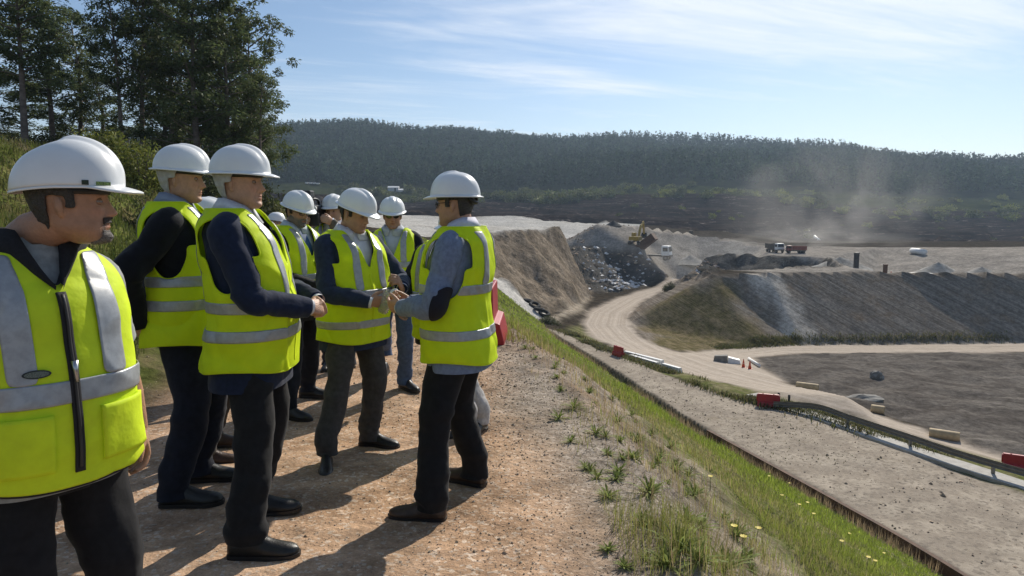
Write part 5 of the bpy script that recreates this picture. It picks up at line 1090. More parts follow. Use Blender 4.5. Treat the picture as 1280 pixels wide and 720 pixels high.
def cone(loc, label, s=1.):
    r = tag(empty('traffic_cone', loc), label, 'cone', 'traffic cones'); r.scale = (s,) * 3; MB().box((0, 0, .02), (.36, .36, .04)).build('base', CONEM, r, False); MB().tube([(0, 0, .04), (0, 0, .72)], [.14, .025], 14).build('body', CONEM, r); MB().tube([(0, 0, .34), (0, 0, .48)], [.090, .062], 14).build('band', WPAINT, r)
for px, py, X, lab in ((929, 463, 13, 'orange traffic cone left one of the pair at the road junction'), (937, 464, 12.9, 'orange traffic cone right one of the pair at the road junction'), (1114, 337.5, 7.6, 'small traffic cone on the embankment edge, left of the other one there'), (1126.5, 337, 7.6, 'small traffic cone on the embankment edge below the dark containers')):
    x, y, z = dn(px, py, X); cone((x, y, ground(x, y) - .02), lab, 1.0 if py > 400 else .75)
for px, py, X, L_, a, lab in ((1009, 486, 12.3, 2.0, -32, 'tan pipe section at the road edge, farthest and left of the three'), (1097, 516, 12, 1.0, -34, 'short tan pipe section at the road edge, middle of the three'), (1180, 549, 11.9, 1.9, -34, 'tan pipe section at the road edge, nearest and right of the three')):
    x, y, z = dn(px, py, X); t_ = np.linspace(0, 2 * np.pi, 21)[:-1]; b = MB(); rows = []
    for xx, rr in ((-L_ / 2, .27), (-L_ / 2, .40), (-L_ / 2 + .08, .42), (L_ / 2 - .08, .42), (L_ / 2, .40), (L_ / 2, .27), (-L_ / 2, .27)): rows.append(np.stack([xx + 0 * t_, rr * np.cos(t_), .42 + rr * np.sin(t_)], -1))
    b.add(np.concatenate(rows), [f for f in grid_faces(20, 7, False)]); o = b.build('pipe_section', TAN); o.scale = (.72, .62, .62); o.location = (x, y, ground(x, y) - .04); o.rotation_euler = (0, 0, R(a)); tag(o, lab, 'pipe', 'tan pipe sections along the road')
def rock(name, loc, s, seed, label, m=STONE, cat='rock', group=None):
    bm = bmesh.new(); bmesh.ops.create_icosphere(bm, subdivisions=3, radius=1); V = np.array([v.co[:] for v in bm.verts]); V2_ = V * (1 + .35 * fbm(V * 1.3, 3, seed))[:, None]
    for v, c in zip(bm.verts, V2_ * s): v.co = c
    me = bpy.data.meshes.new(name); bm.to_mesh(me); bm.free(); me.materials.append(m); A = me.attributes.new('tone', 'FLOAT_COLOR', 'POINT'); A.data.foreach_set('color', np.ones(len(me.vertices) * 4, np.float32)); o = link(name, me); o.location = loc; return tag(o, label, cat, group)
GREYROCK = mat('grey_rock', (.20, .19, .17), .9, .3, 2, .4, 12)
x, y, z = dn(1096, 481, 13.2); rock('boulder', (x, y, ground(x, y) + .1), (.6, .5, .5), 3, 'lone boulder lying on the wide lower slope with a dark shadow', GREYROCK, 'boulder')
x, y, z = dn(1078, 504, 12.4); rock('boulder', (x, y, ground(x, y)), (1.2, .6, .25), 5, 'flat dark stone heap on the lower slope near the road', GREYROCK, 'boulder')
for i, (px, py) in enumerate(((660, 389), (668, 391), (674, 393), (680, 394))):
    x, y, z = dn(px, py + 3, 11.3); t_ = np.linspace(0, 2 * np.pi, 17); o = MB().tube(np.stack([.38 * np.cos(t_), .38 * np.sin(t_), .13 + 0 * t_], -1), .14, 8, False).build('tyre', RUBBER); o.location = (x, y, ground(x, y) + .12); o.rotation_euler = (R(20 * (i % 2)), R(12), 0); o.scale = (1.3,) * 3; tag(o, 'old black tyre lying at the foot of the concrete gutter', 'tyre', 'tyres at the gutter foot')
x, y, z = dn(908, 457, 13.2); pr = tag(empty('rubble_skip', (x, y, ground(x, y)), R(-20)), 'grey slab and white block heap lying in the road fork left of the cones', 'block'); MB().hexa([(-1.1, -.4, 0), (.1, -.5, 0), (.1, .5, 0), (-1.1, .4, 0), (-1.0, -.35, .55), (.05, -.4, .62), (.05, .4, .6), (-1.0, .35, .5)]).build('grey_slab', GREYROCK, pr, False); MB().hexa([(.13, -.42, 0), (1.15, -.35, 0), (1.2, .35, 0), (.13, .42, 0), (.13, -.3, .5), (1.05, -.25, .3), (1.05, .25, .32), (.13, .3, .48)]).build('white_block', WPAINT, pr, False)
for a, b_, X, r_, lab in (((936, 447), (949, 463), 13.3, .13, 'white pipe lying across the tip of the lower slope by the cones'), ((1011, 277.5), (1027, 285.5), None, .55, 'bright white pipe lying on the dark far terrace'), ((1140, 312), (1156, 313.5), 7.3, .55, 'white pipe lying left of the grey gravel heap')):
    if X: A, B = np.array(dn(*a, X)), np.array(dn(*b_, X))
    else: A, B = np.array(at(*a, 262)), np.array(at(*b_, 232))
    A[2] = ground(A[0], A[1]) + r_; B[2] = ground(B[0], B[1]) + r_; c = (A + B) / 2; o = MB().tube([A - c, B - c], r_, 10).build('white_pipe', WPAINT); o.location = c; tag(o, lab, 'pipe')
# ---- machines on the quarry floor
def wheel(parent, c, r_, wdt, name='wheel'):
    o = MB().tube([(c[0], c[1] - wdt / 2, c[2]), (c[0], c[1] - wdt / 2 + .05, c[2]), (c[0], c[1] + wdt / 2 - .05, c[2]), (c[0], c[1] + wdt / 2, c[2])], [r_ * .9, r_, r_, r_ * .9], 18).build(name, RUBBER, parent); MB().tube([(c[0], c[1] - wdt / 2 - .02, c[2]), (c[0], c[1] + wdt / 2 + .02, c[2])], r_ * .5, 12).build('rim', STEEL, o)
def truck(loc, ang, label, cabm, bedm, tip=0., s=1.):
    r = tag(empty('dump_truck', loc, R(ang)), label, 'truck', 'trucks on the quarry floor'); r.scale = (s,) * 3
    MB().box((0, 0, .95), (7.0, .9, .35)).build('chassis', DARKST, r, False)
    c = MB(); c.hexa([(1.9, -1.2, 1.0), (3.6, -1.2, 1.0), (3.6, 1.2, 1.0), (1.9, 1.2, 1.0), (1.9, -1.15, 2.95), (3.25, -1.12, 2.95), (3.25, 1.12, 2.95), (1.9, 1.15, 2.95)]); cb_ = c.build('cab', cabm, r, False); m = cb_.modifiers.new('b', 'BEVEL'); m.width = .08; m.segments = 2
    MB().hexa([(3.56, -1.0, 1.85), (3.60, -1.0, 1.85), (3.60, 1.0, 1.85), (3.56, 1.0, 1.85), (3.34, -.95, 2.75), (3.38, -.95, 2.75), (3.38, .95, 2.75), (3.34, .95, 2.75)]).build('windscreen', CABGL, cb_, False)
    for sy in (-1, 1): MB().box((2.7, sy * 1.185, 2.25), (1.0, .04, .75)).build('side_window', CABGL, cb_, False); MB().box((3.62, sy * .8, 1.25), (.05, .35, .2)).build('headlight', WPAINT, r, False)
    MB().box((3.62, 0, .95), (.12, 2.3, .35)).build('bumper', DARKST, r, False)
    b = MB(); z0, z1 = 1.25, 2.75; P = [(-3.5, z0), (1.6, z0), (1.7, z1), (-3.7, z1)]
    b.box((-.95, 0, z0 + .06), (5.1, 2.3, .12)); b.box((1.62, 0, 2.0), (.12, 2.3, 1.5)); b.box((-.95, 1.16, 2.0), (5.2, .12, 1.5)); b.box((-.95, -1.16, 2.0), (5.2, .12, 1.5))
    for q_ in (-2.6, -1.5, -.4, .7): b.box((q_, 1.25, 2.0), (.14, .08, 1.5)); b.box((q_, -1.25, 2.0), (.14, .08, 1.5))
    V = b.verts(); a = R(tip); pv = np.array([-3.2, 0, 1.25]); V = (V - pv) @ np.array([[math.cos(a), 0, math.sin(a)], [0, 1, 0], [-math.sin(a), 0, math.cos(a)]]) + pv
    b2 = MB(); b2.add(V, b.f); b2.build('tipper_body', bedm, r, False)
    for wx in (2.75, -1.2, -2.5):
        for sy in (-1, 1): wheel(r, (wx, sy * 1.0, .52), .52, .4)
    return r
x, y, z = dn(817, 312, 7.6); truck((x, y, ground(x, y)), -28, 'white cab truck tipping its load beside the yellow excavator', WPAINT, RUST, 38)
x, y, z = dn(968, 316, 7.55); truck((x, y, ground(x, y)), -80, 'pale truck facing the camera in the dust, left of the red dumper', WPAINT, DARKST, 0, .6)
x, y, z = dn(995, 317, 7.5); truck((x, y, ground(x, y)), 172, 'reddish dump truck in the dust cloud on the quarry floor', ORANGE, ORANGE, 0, .48)
x, y, z = dn(795, 311.5, 7.6); ex = tag(empty('excavator', (x, y, ground(x, y)), R(60)), 'yellow excavator with raised arm on the rim of the pit', 'excavator'); ex.scale = (.8,) * 3
for sy in (-1, 1):
    t_ = np.linspace(0, 2 * np.pi, 25); o = MB(); o.box((0, sy * 1.2, .5), (3.4, .55, .7)); o.tube([(-1.7, sy * 1.2 - .28, .5), (-1.7, sy * 1.2 + .28, .5)], .5, 14); o.tube([(1.7, sy * 1.2 - .28, .5), (1.7, sy * 1.2 + .28, .5)], .5, 14); o.build('track', DARKST, ex, False)
MB().tube([(0, 0, .8), (0, 0, 1.1)], .7, 16).build('turntable', DARKST, ex); o = MB().hexa([(-2.0, -1.3, 1.1), (1.2, -1.3, 1.1), (1.2, 1.3, 1.1), (-2.0, 1.3, 1.1), (-2.0, -1.25, 2.1), (.8, -1.25, 2.1), (.8, 1.25, 2.1), (-2.0, 1.25, 2.1)]).build('upper_body', YPAINT, ex, False)
cb_ = MB().hexa([(.0, .3, 2.1), (1.3, .3, 1.5), (1.3, 1.3, 1.5), (0, 1.3, 2.1), (0, .35, 3.0), (1.1, .35, 3.0), (1.1, 1.25, 3.0), (0, 1.25, 3.0)]).build('cab', YPAINT, ex, False); MB().box((.62, 1.30, 2.5), (.8, .05, .7)).build('window', CABGL, cb_, False); MB().box((1.24, .8, 2.4), (.05, .75, .8)).build('window', CABGL, cb_, False)
def bar(b, A, B, w0, w1, th): b.tube(np.array([A, B]), [(w0, th), (w1, th)], 4, up=(0, 1, 0))
b = MB(); bar(b, (1.0, -.2, 1.6), (2.6, -.2, 4.6), .45, .5, .35); bar(b, (2.6, -.2, 4.6), (4.6, -.2, 5.6), .5, .3, .33); b.build('boom', YPAINT, ex, False); b = MB(); bar(b, (4.4, -.2, 5.9), (5.4, -.2, 2.6), .36, .24, .28); b.build('stick', YPAINT, ex, False)
b = MB(); b.tube(crom([(5.5, -.75, 2.9), (5.9, -.75, 2.2), (5.3, -.75, 1.5), (4.7, -.75, 1.9)], 10), .06, 5); V = []; P = crom([(5.5, 2.9), (6.0, 2.2), (5.3, 1.5), (4.7, 1.9)], 10); V = [(p[0], yy_, p[1]) for yy_ in (-.85, .45) for p in P]; b.add(V, [(i, i + 1, i + 11, i + 10) for i in range(9)] + [tuple(range(10)), tuple(range(19, 9, -1))]); b.build('bucket', DARKST, ex, False)
MB().tube([(1.3, -.2, 2.0), (2.9, -.2, 4.2)], .12, 8).build('hydraulic_ram', STEEL, ex)
for px, py, X, w_, h_, m, lab in ((863, 304, 7.6, (.8), 2.6, DARKST, 'dark square post standing on a grey heap right of the white truck'), (1070, 334, 7.5, .5, 2.5, DARKST, 'dark square post on the embankment top, left of the rusty one'), (1107, 329, 7.4, .45, 3.3, RUST, 'tall rusty red post beside the dark hopper box')):
    x, y, z = dn(px, py, X); g = ground(x, y); o = MB(); o.box((0, 0, h_ / 2), (w_, w_, h_)); o.box((0, 0, h_ + .06), (w_ * 1.15, w_ * 1.15, .12)); o.box((0, 0, .1), (w_ * 1.6, w_ * 1.6, .2)); b = o.build('steel_post', m, None, False); b.location = (x, y, g - .1); tag(b, lab, 'post', 'posts on the quarry floor')
x, y, z = dn(1114, 325, 7.4); hp_ = tag(empty('hopper', (x, y, ground(x, y))), 'dark box shaped hopper on legs beside the tall rusty post', 'hopper'); hp_.scale = (.5,) * 3; MB().hexa([(-.7, -.7, 1.3), (.7, -.7, 1.3), (.7, .7, 1.3), (-.7, .7, 1.3), (-1.1, -1.1, 2.4), (1.1, -1.1, 2.4), (1.1, 1.1, 2.4), (-1.1, 1.1, 2.4)]).build('funnel', DARKST, hp_, False); MB().box((0, 0, 3.0), (2.3, 2.3, 1.2)).build('box', RUST, hp_, False)
for a in (-.8, .8):
    for c in (-.8, .8): MB().box((a, c, .75), (.18, .18, 1.5)).build('leg', DARKST, hp_, False)
for px, py, X, d_, m, lab in ((1148, 335.5, 7.55, (2.2, 1.2, .85), DARKST, 'long dark container on the embankment top near the cones'), (1159.5, 335.5, 7.55, (1.2, 1.0, .85), mat('blue_grey_paint', (.05, .055, .085), .6, .2, 3), 'small bluish container right of the long dark container'), (1121, 336, 7.55, (4.6, .4, .30), DARKST, 'long dark steel beam lying left of the containers')):
    x, y, z = dn(px, py, X); b = MB(); b.box((0, 0, d_[2] / 2), d_); n_ = int(d_[0] / .5)
    for i in range(n_): b.box((-d_[0] / 2 + .25 + i * d_[0] / n_, -d_[1] / 2 - .03, d_[2] / 2), (.12, .06, d_[2] * .9))
    o = b.build('container' if d_[2] > .5 else 'steel_beam', m, None, False); o.location = (x, y, ground(x, y) - .05); tag(o, lab, 'container' if d_[2] > .5 else 'beam')
def heap(px, py, X, w_, h_, label, m=GREYROCK):
    x, y, z = dn(px, py, X); n1, n2 = 30, 10; V = []
    for i in range(n2):
        f = i / (n2 - 1)
        for j in range(n1): a = j * 2 * math.pi / n1; r_ = (1 - f) * w_; V.append((r_ * math.cos(a), r_ * math.sin(a) * .7, h_ * (f ** 1.15)))
    V = np.array(V); V += (.09 * h_ * fbm(V * .9 + x, 3, 3))[:, None] * [1, 1, .8]; o = MB().add(V, grid_faces(n1, n2)).build('gravel_heap', m, None, False); o.location = (x, y, ground(x, y) - .2); tag(o, label, 'heap', 'heaps on the quarry floor')
heap(863, 310, 7.6, 4.6, 1.9, 'dark heap around the square post right of the white truck'); heap(1174, 321, 7.4, 4.0, 1.9, 'pale grey gravel heap beside the white pipe', mat('pale_gravel', (.27, .255, .225), .95, .3, 1.5, .5, 9)); heap(1228, 323, 7.4, 2.6, 1.0, 'small dark heap toward the right end of the quarry floor'); heap(766, 309, 7.7, 2.0, 1.2, 'small black heap left of the excavator', mat('black_spoil', (.05, .048, .045), .95, .3, 2))
heap(1050, 326, 7.5, 5, 2.0, 'dusty rubble heap left of the dark square post', GREYROCK)
# ---- far vehicles and sheds at the forest edge
def car(loc, ang, label):
    r = tag(empty('parked_car', loc, R(ang)), label, 'car', 'white cars below the forest')
    MB().hexa([(-2.1, -.85, .3), (2.1, -.85, .3), (2.1, .85, .3), (-2.1, .85, .3), (-2.1, -.8, .95), (2.05, -.8, .85), (2.05, .8, .85), (-2.1, .8, .95)]).build('body', WPAINT, r, False); MB().hexa([(-1.9, -.8, .95), (1.0, -.8, .9), (1.0, .8, .9), (-1.9, .8, .95), (-1.6, -.65, 1.5), (.3, -.65, 1.5), (.3, .65, 1.5), (-1.6, .65, 1.5)]).build('cabin', CABGL, r, False)
    for wx in (-1.3, 1.3):
        for sy in (-1, 1): MB().tube([(wx, sy * .9 - .1, .32), (wx, sy * .9 + .1, .32)], .32, 10).build('wheel', RUBBER, r)
for i, px in enumerate((385, 389.5, 393.5, 397.5)): x, y, z = at(px, 229, 405); car((x, y, ground(x, y) + .4), 80 + 6 * i, 'small white car parked in a row below the forest, seen over the bearded man')
SHED = mat('pale_sheet', (.46, .47, .48), .6, .1, 2)
for px, w_, lab in ((492, 6, 'long pale shed roof in the green clearing, left one'), (503, 4, 'pale shed in the green clearing, middle one'), (513, 5, 'pale shed in the green clearing, right one')):
    x, y, z = at(px, 233, 400); r = tag(empty('shed', (x, y, ground(x, y) - .1)), lab, 'shed', 'sheds in the clearing'); MB().box((0, 0, 1.1), (w_, 4, 2.2)).build('wall', SHED, r, False); MB().hexa([(-w_ / 2 - .2, -2.3, 2.2), (w_ / 2 + .2, -2.3, 2.2), (w_ / 2 + .2, 2.3, 2.2), (-w_ / 2 - .2, 2.3, 2.2), (-w_ / 2 - .2, -.05, 3.1), (w_ / 2 + .2, -.05, 3.1), (w_ / 2 + .2, .05, 3.1), (-w_ / 2 - .2, .05, 3.1)]).build('roof', WPAINT, r, False); MB().box((w_ * .2, -2.02, .95), (.9, .06, 1.9)).build('door', DARKST, r, False)
# guardrail of the asphalt road up on the bank
bl = [(-16.0 - .35, -2, 3.3 + .65), (-15.9, 6, 3.4 + .65), (-16.3, 15, 3.62 + .65), (-17.6, 21.5, 3.65 + .65), (-21.5, 27, 3.85 + .65)]
g2 = tag(empty('guardrail', bl[2]), 'pale metal guardrail beside the asphalt road on the upper left bank', 'guardrail'); o0 = np.array(bl[2]); P = crom(bl, 30)
V = []
for p, t_ in zip(P, np.gradient(P, axis=0)): n_ = np.array([-t_[1], t_[0], 0]); n_ /= np.linalg.norm(n_); V += [p + n_ * a + np.array([0, 0, b]) for a, b in prof]
add_solid(MB().add(np.array(V) - o0, [(i * k + j, i * k + j + 1, (i + 1) * k + j + 1, (i + 1) * k + j) for i in range(29) for j in range(k - 1)]).build('rail', mat('pale_rail', (.42, .42, .42), .5, .1, 3, metal=.3), g2, False), .012)
for i in range(2, 29, 3): p = P[i]; g = ground(p[0], p[1]); MB().box((p[0] - o0[0] - .08, p[1] - o0[1], (g - .2 + p[2] + .1) / 2 - o0[2]), (.10, .10, p[2] + .1 - g + .2)).build('post', STEEL, g2, False)
CL = {'c': ((55, 60, 30), (58, 62, 30), (60, 62, 30), (62, 62, 30)), 't': (.8, .35, -.45)}
def L(face, dx, dy, s=1.):       # world offset -> person's own frame
    a = R(face - 90); return ((dx * math.cos(a) + dy * math.sin(a)) / s, (-dx * math.sin(a) + dy * math.cos(a)) / s)
def feet_of(face, base, s, *ft):  # ft: (px, py, heading) for right and left sole centres
    o = []
    for px, py, hd in ft:
        f = foot(px, py); x, y = L(face, f[0] - base[0], f[1] - base[1], s); o.append((x, y, hd - face))
    return o
# the man in front at the left edge, quilted vest, looking right
pm1 = place(-1.305, 1.86)
P1 = person('bearded man at the left edge in quilted vest with black zip and collar', pm1, -36, .945, skin=(.36, .205, .13), hair=(.05, .045, .04), beard=((.06, .05, .045), 'goatee'), top='tee', topcol=(.30, .31, .30), trous=(.014, .014, .015), shirt=(.30, .31, .30),
            belly=.04, wide=.90, hshift=(-.055, .09, 0), hyaw=56, hpitch=0, hat='cap', vest='quilt', bands=(1.115,), bw=.062, hem=.845, jhem=.76, rw=(.31, -.12, .86), lw=(-.31, -.10, .86), rel=(.5, -.8, 0), lel=(-.6, -.7, 0), feet=((.13, .0, -8), (-.13, .02, 12)), seed=11, hatpitch=1)
# older man with a hair net behind, hands behind his back
b2 = place(-1.77, 3.66)
P2 = person('older man in profile with white hair net, black sweater sleeve and purple sock showing', b2, 12, 1.05, skin=(.42, .25, .165), hair=(.45, .43, .40), top='sweater', topcol=(.009, .010, .014), trous=(.013, .015, .024), shirt=(.26, .30, .38), belly=.04, wide=1.04,
            hyaw=-6, hpitch=4, rw=(.20, -.16, .93), lw=(-.12, -.20, .95), rel=(.7, -.7, -.3), lel=(-.7, -.7, -.3), rh={'f': (-.8, -.2, -.5), 'p': (0, 1, 0), 'c': (40, 40, 20)}, lh={'f': (.8, -.2, -.4), 'p': (0, 1, 0), 'c': (40, 40, 20)},
            feet=feet_of(12, b2, 1.03, (222, 634, 6), (250, 606, 8)), bands=(1.13, 1.015), hem=.80, jhem=.86, hairnet=True, seed=21)
# the man in the navy suit with clasped hands
b3 = place(-1.25, 3.22)
P3 = person('man in navy suit with clasped hands and white hair net under his helmet', b3, 4, 1.015, skin=(.43, .255, .17), hair=(.03, .022, .018), top='jacket', topcol=(.014, .021, .046), trous=(.015, .015, .016), shirt=(.66, .66, .68), belly=.045, wide=1.03,
            lean=-2.5, hyaw=-7, hpitch=1, rw=(.075, .275, 1.065), lw=(-.085, .285, 1.075), rel=(.8, -.5, -.35), lel=(-.8, -.5, -.35), rh={'f': (-.72, .52, -.10), 'p': (-.25, -.75, -.5), **CL}, lh={'f': (.62, .52, -.25), 'p': (.30, -.75, -.3), **CL},
            feet=feet_of(4, b3, .99, (310, 697, 2), (318, 648, 10)), bands=(1.08, .955), hem=.775, jhem=.70, hairnet=True, seed=31)
# hidden man between them
b3b = place(-1.97, 4.36)
P3b = person('man mostly hidden behind the two hair nets, brown shoe and trouser leg showing', b3b, 15, .93, 'lo', top='jacket', topcol=(.05, .04, .03), trous=(.055, .045, .036), shoecol=(.045, .022, .012), feet=feet_of(15, b3b, .93, (258, 580, 10), (268, 560, 15)), hpitch=8, seed=33)
# bearded man with glasses
b4 = place(-1.78, 5.62)
P4 = person('bearded man with glasses in black jacket and striped tie, behind the clasped hands', b4, -28, 1.0, 'hi', skin=(.38, .225, .15), hair=(.03, .025, .02), beard=((.17, .15, .13), 'full'), top='jacket', topcol=(.014, .014, .015), trous=(.010, .012, .019), shirt=(.52, .58, .62), tie=(.03, .09, .20),
            belly=.025, hyaw=-4, hpitch=12, rw=(.10, .30, 1.02), lw=(-.10, .30, 1.03), rel=(.8, -.5, -.3), lel=(-.8, -.5, -.3), rh={'f': (-.7, .5, -.2), 'p': (-.2, -.7, -.4), **CL}, lh={'f': (.6, .5, -.2), 'p': (.2, -.7, -.4), **CL}, glasses='clear', hatpitch=4,
            feet=feet_of(-28, b4, 1.02, (360, 522, -22), (386, 498, -5)), bands=(1.10, .97), hem=.80, jhem=.74, seed=41)
# the man with the sample jar
b5 = place(-1.06, 4.50)
P5 = person('man in navy blazer and grey trousers holding a clear sample jar in both hands', b5, -38, .975, skin=(.36, .21, .14), hair=(.02, .016, .013), top='jacket', topcol=(.024, .034, .066), trous=(.058, .054, .052), shirt=(.68, .68, .72), belly=.05, wide=1.04,
            hyaw=16, hpitch=17, hatpitch=3, rw=(.105, .285, 1.06), lw=(-.155, .325, 1.13), rel=(.8, -.5, -.4), lel=(-.85, -.4, -.4), rh={'f': (-.80, .42, -.05), 'p': (-.40, -.70, .25), 'c': ((30, 48, 30), (32, 50, 30), (35, 52, 30), (38, 55, 30)), 't': (.75, .55, -.35)},
            lh={'f': (.55, .25, .55), 'p': (.55, -.65, -.2), 'c': ((45, 60, 30), (50, 60, 30), (55, 60, 30), (58, 60, 30)), 't': (.75, .5, -.4)}, feet=feet_of(-38, b5, .985, (408, 583, -78), (463, 556, -18)), bands=(1.10, .90), hem=.77, jhem=.72, seed=51)
# the man in grey-blue blazer facing left
b6 = place(-.28, 3.60)
P6 = person('man in grey-blue blazer with dark elbow patch facing left, glasses, brown shoes', b6, 168, .978, skin=(.37, .215, .14), hair=(.045, .04, .038), top='jacket', topcol=(.17, .21, .30), trous=(.013, .013, .014), shirt=(.62, .62, .72), shoecol=(.040, .022, .014), belly=.02,
            hyaw=-4, hpitch=3, hatpitch=-3, rw=(.05, .285, 1.085), lw=(-.13, .275, 1.08), rel=(.6, -.6, -.6), lel=(-.80, -.75, -.35), rh={'f': (-.50, .75, .05), 'p': (-.55, -.2, .6), 'c': ((40, 45, 30), (45, 50, 30), (50, 55, 30), (55, 55, 30)), 't': (.8, .4, -.4)}, lh={'f': (.35, .90, .02), 'p': (.75, -.1, .4), 'c': ((40, 45, 30), (45, 50, 30), (50, 55, 30), (55, 55, 30)), 't': (.75, .5, -.35)},
            glasses='clear', patch=('L', (-.35, -.95, -.25)), feet=feet_of(168, b6, .995, (592, 606, 150), (538, 648, 172)), bands=(1.19, .955), hem=.79, jhem=.755, seed=61, watch='L')
# the man in jeans behind
b7 = place(-1.08, 6.2)
P7 = person('man in dark glasses and blue jeans facing the camera, behind the man with the jar', b7, -82, .985, 'hi', skin=(.34, .195, .13), hair=(.03, .025, .02), top='jacket', topcol=(.010, .012, .024), trous=(.06, .09, .16), shirt=(.50, .54, .60), belly=.02, hyaw=2, hpitch=6, glasses='dark', hatpitch=3,
            rw=(.30, .06, .90), lw=(-.30, .10, .92), feet=feet_of(-82, b7, 1.02, (481, 470, -92), (507, 487, -50)), bands=(1.19, 1.03), hem=.80, jhem=.84, seed=71)
# the man half hidden behind the blazer
b8 = place(-.51, 4.95)
P8 = person('man half hidden behind the man in grey-blue blazer, pale trousers and polished shoe showing', b8, -122, .925, 'lo', top='jacket', topcol=(.012, .013, .018), trous=(.42, .40, .38), shirt=(.5, .5, .55), hyaw=-20, hpitch=6, hshift=(-.11, -.07, -.03), rw=(.16, .28, 1.05), lw=(-.16, .28, 1.05), rel=(.8, -.5, -.3), lel=(-.8, -.5, -.3), feet=feet_of(-122, b8, .98, (590, 545, -160), (604, 538, -110)), bands=(1.10, .96), seed=81)
# far ones
b9 = place(-3.82, 11.0)
P9 = person('grey-haired man far back with only helmet and shoulder showing beside the bearded man', b9, 20, 1.0, 'lo', skin=(.36, .22, .15), hair=(.25, .24, .23), top='jacket', topcol=(.012, .013, .015), hyaw=10, hpitch=10, bands=(1.12, 1.0), seed=91)
b10 = place(-1.86, 7.2)
P10 = person('camera operator in white helmet with a video camera on his shoulder', b10, -98, 1.03, 'lo', skin=(.38, .23, .16), hair=(.03, .025, .02), top='jacket', topcol=(.16, .13, .10), trous=(.02, .02, .025), hyaw=0, hpitch=2, rw=(.17, .30, 1.50), lw=(-.10, .30, 1.52), rel=(.7, .2, -.8), lel=(-.7, .2, -.8), rh={'f': (-.2, .9, .3), 'p': (-.8, 0, .2), 'c': (40, 40, 20)}, lh={'f': (.2, .9, .3), 'p': (.8, 0, .2), 'c': (40, 40, 20)}, bands=(1.12, 1.0), seed=101)
# ------------------------------------------------------------------ things held in the hands
CLEAR = bpy.data.materials.new('clear_plastic'); CLEAR.use_nodes = True; _t = CLEAR.node_tree; _b = _t.nodes['Principled BSDF']; _b.inputs['Base Color'].default_value = (.93, .95, .88, 1); _b.inputs['Roughness'].default_value = .06; _b.inputs['Transmission Weight'].default_value = .55; _b.inputs['IOR'].default_value = 1.08; _b.inputs['Alpha'].default_value = .45
LIQ = mat('yellow_liquid', (.55, .60, .12), .15, .1, 20, trans=.5)
def world_of(rt, p): return rt.matrix_basis @ Vector(p)
root, cx5 = P5; root.location = root.location
S, e, wR = cx5['J']['R']; d = np.array((-.80, .42, -.05)); d /= np.linalg.norm(d); pn = np.array((-.40, -.70, .25)); pn /= np.linalg.norm(pn)
grip = wR + d * .105 + np.array([.0, .022, .0]); gw = world_of(root, grip * cx5['s'])
def lathe_obj(name, prof_, m, parent=None, n=24):
    t_ = np.linspace(0, 2 * np.pi, n + 1)[:-1]; rows = [np.stack([r_ * np.cos(t_), r_ * np.sin(t_), z + 0 * t_], -1) for r_, z in prof_]; return MB().add(np.concatenate(rows), grid_faces(n, len(prof_), False)).build(name, m, parent)
jr = tag(empty('sample_jar', gw), 'clear plastic sample jar with yellowish liquid held by the man in navy blazer', 'jar'); jr.rotation_euler = (R(14), R(24), 0)
lathe_obj('body', [(.001, -.075), (.030, -.075), (.034, -.068), (.037, .045), (.033, .058), (.030, .07), (.030, .078), (.027, .078), (.027, .068), (.034, .044), (.031, -.066), (.001, -.070)], CLEAR, jr); lathe_obj('liquid', [(.001, -.068), (.029, -.067), (.032, -.02), (.001, -.02)], LIQ, jr)
root, cx6 = P6; S, e, wR = cx6['J']['R']; w6 = world_of(root, (wR + np.array((-.02, .10, .052))) * cx6['s'])
cp = tag(empty('sample_vial', w6), 'small sample vial with white screw cap held by the man in grey-blue blazer', 'vial'); cp.rotation_euler = (R(50), R(-20), 0)
lathe_obj('lid', [(.001, .012), (.022, .012), (.025, .009), (.025, -.010), (.021, -.010), (.021, .006), (.001, .006)], WPAINT, cp); lathe_obj('tube', [(.001, -.012), (.016, -.012), (.018, -.06), (.016, -.065), (.001, -.065)], CLEAR, cp)
# video camera on the operator's shoulder
root, c10 = P10; s = c10['s']; vc = tag(empty('video_camera', world_of(root, np.array((.135, .16, 1.60)) * s), root.rotation_euler[2]), 'black shoulder video camera with blue microphone tip, held by the operator', 'video camera')
CAMB = mat('camera_black', (.014, .014, .016), .45, .2, 12, .1, 80)
def bev(o, w_=.008): m = o.modifiers.new('b', 'BEVEL'); m.width = w_; m.segments = 2; return o
bev(MB().box((0, 0, 0), (.125, .34, .19)).build('body', CAMB, vc, False), .015); bev(MB().box((0, -.24, -.01), (.10, .13, .15)).build('battery', CAMB, vc, False)); lathe = lathe_obj('lens', [(.001, 0), (.045, 0), (.045, .12), (.055, .13), (.058, .17), (.048, .172), (.044, .15), (.001, .15)], CAMB, vc); lathe.location = (-.005, .17, .01); lathe.rotation_euler = (R(-90), 0, 0)
hd = bev(MB().box((-.055, .20, -.05), (.14, .025, .13)).build('matte_hood', CAMB, vc, False)); b = MB(); b.tube(crom([(0, .15, .095), (0, .12, .15), (0, -.06, .15), (0, -.10, .095)], 12), .014, 8); b.build('handle', CAMB, vc)
bev(MB().box((.035, .09, .20), (.10, .11, .08)).build('viewfinder', CAMB, vc, False), .012); MB().tube([(.075, .05, .09), (.075, .30, .09)], .017, 12).build('microphone', CAMB, vc); MB().tube([(.075, .30, .09), (.075, .375, .09)], [.026, .024], 14).build('mic_tip', mat('blue_foam', (.02, .16, .40), .7, .15, 30), vc); o = lathe_obj('lamp', [(.001, 0), (.02, 0), (.022, .03), (.001, .028)], WPAINT, vc); o.location = (-.075, .17, .06); o.rotation_euler = (R(-90), 0, 0)
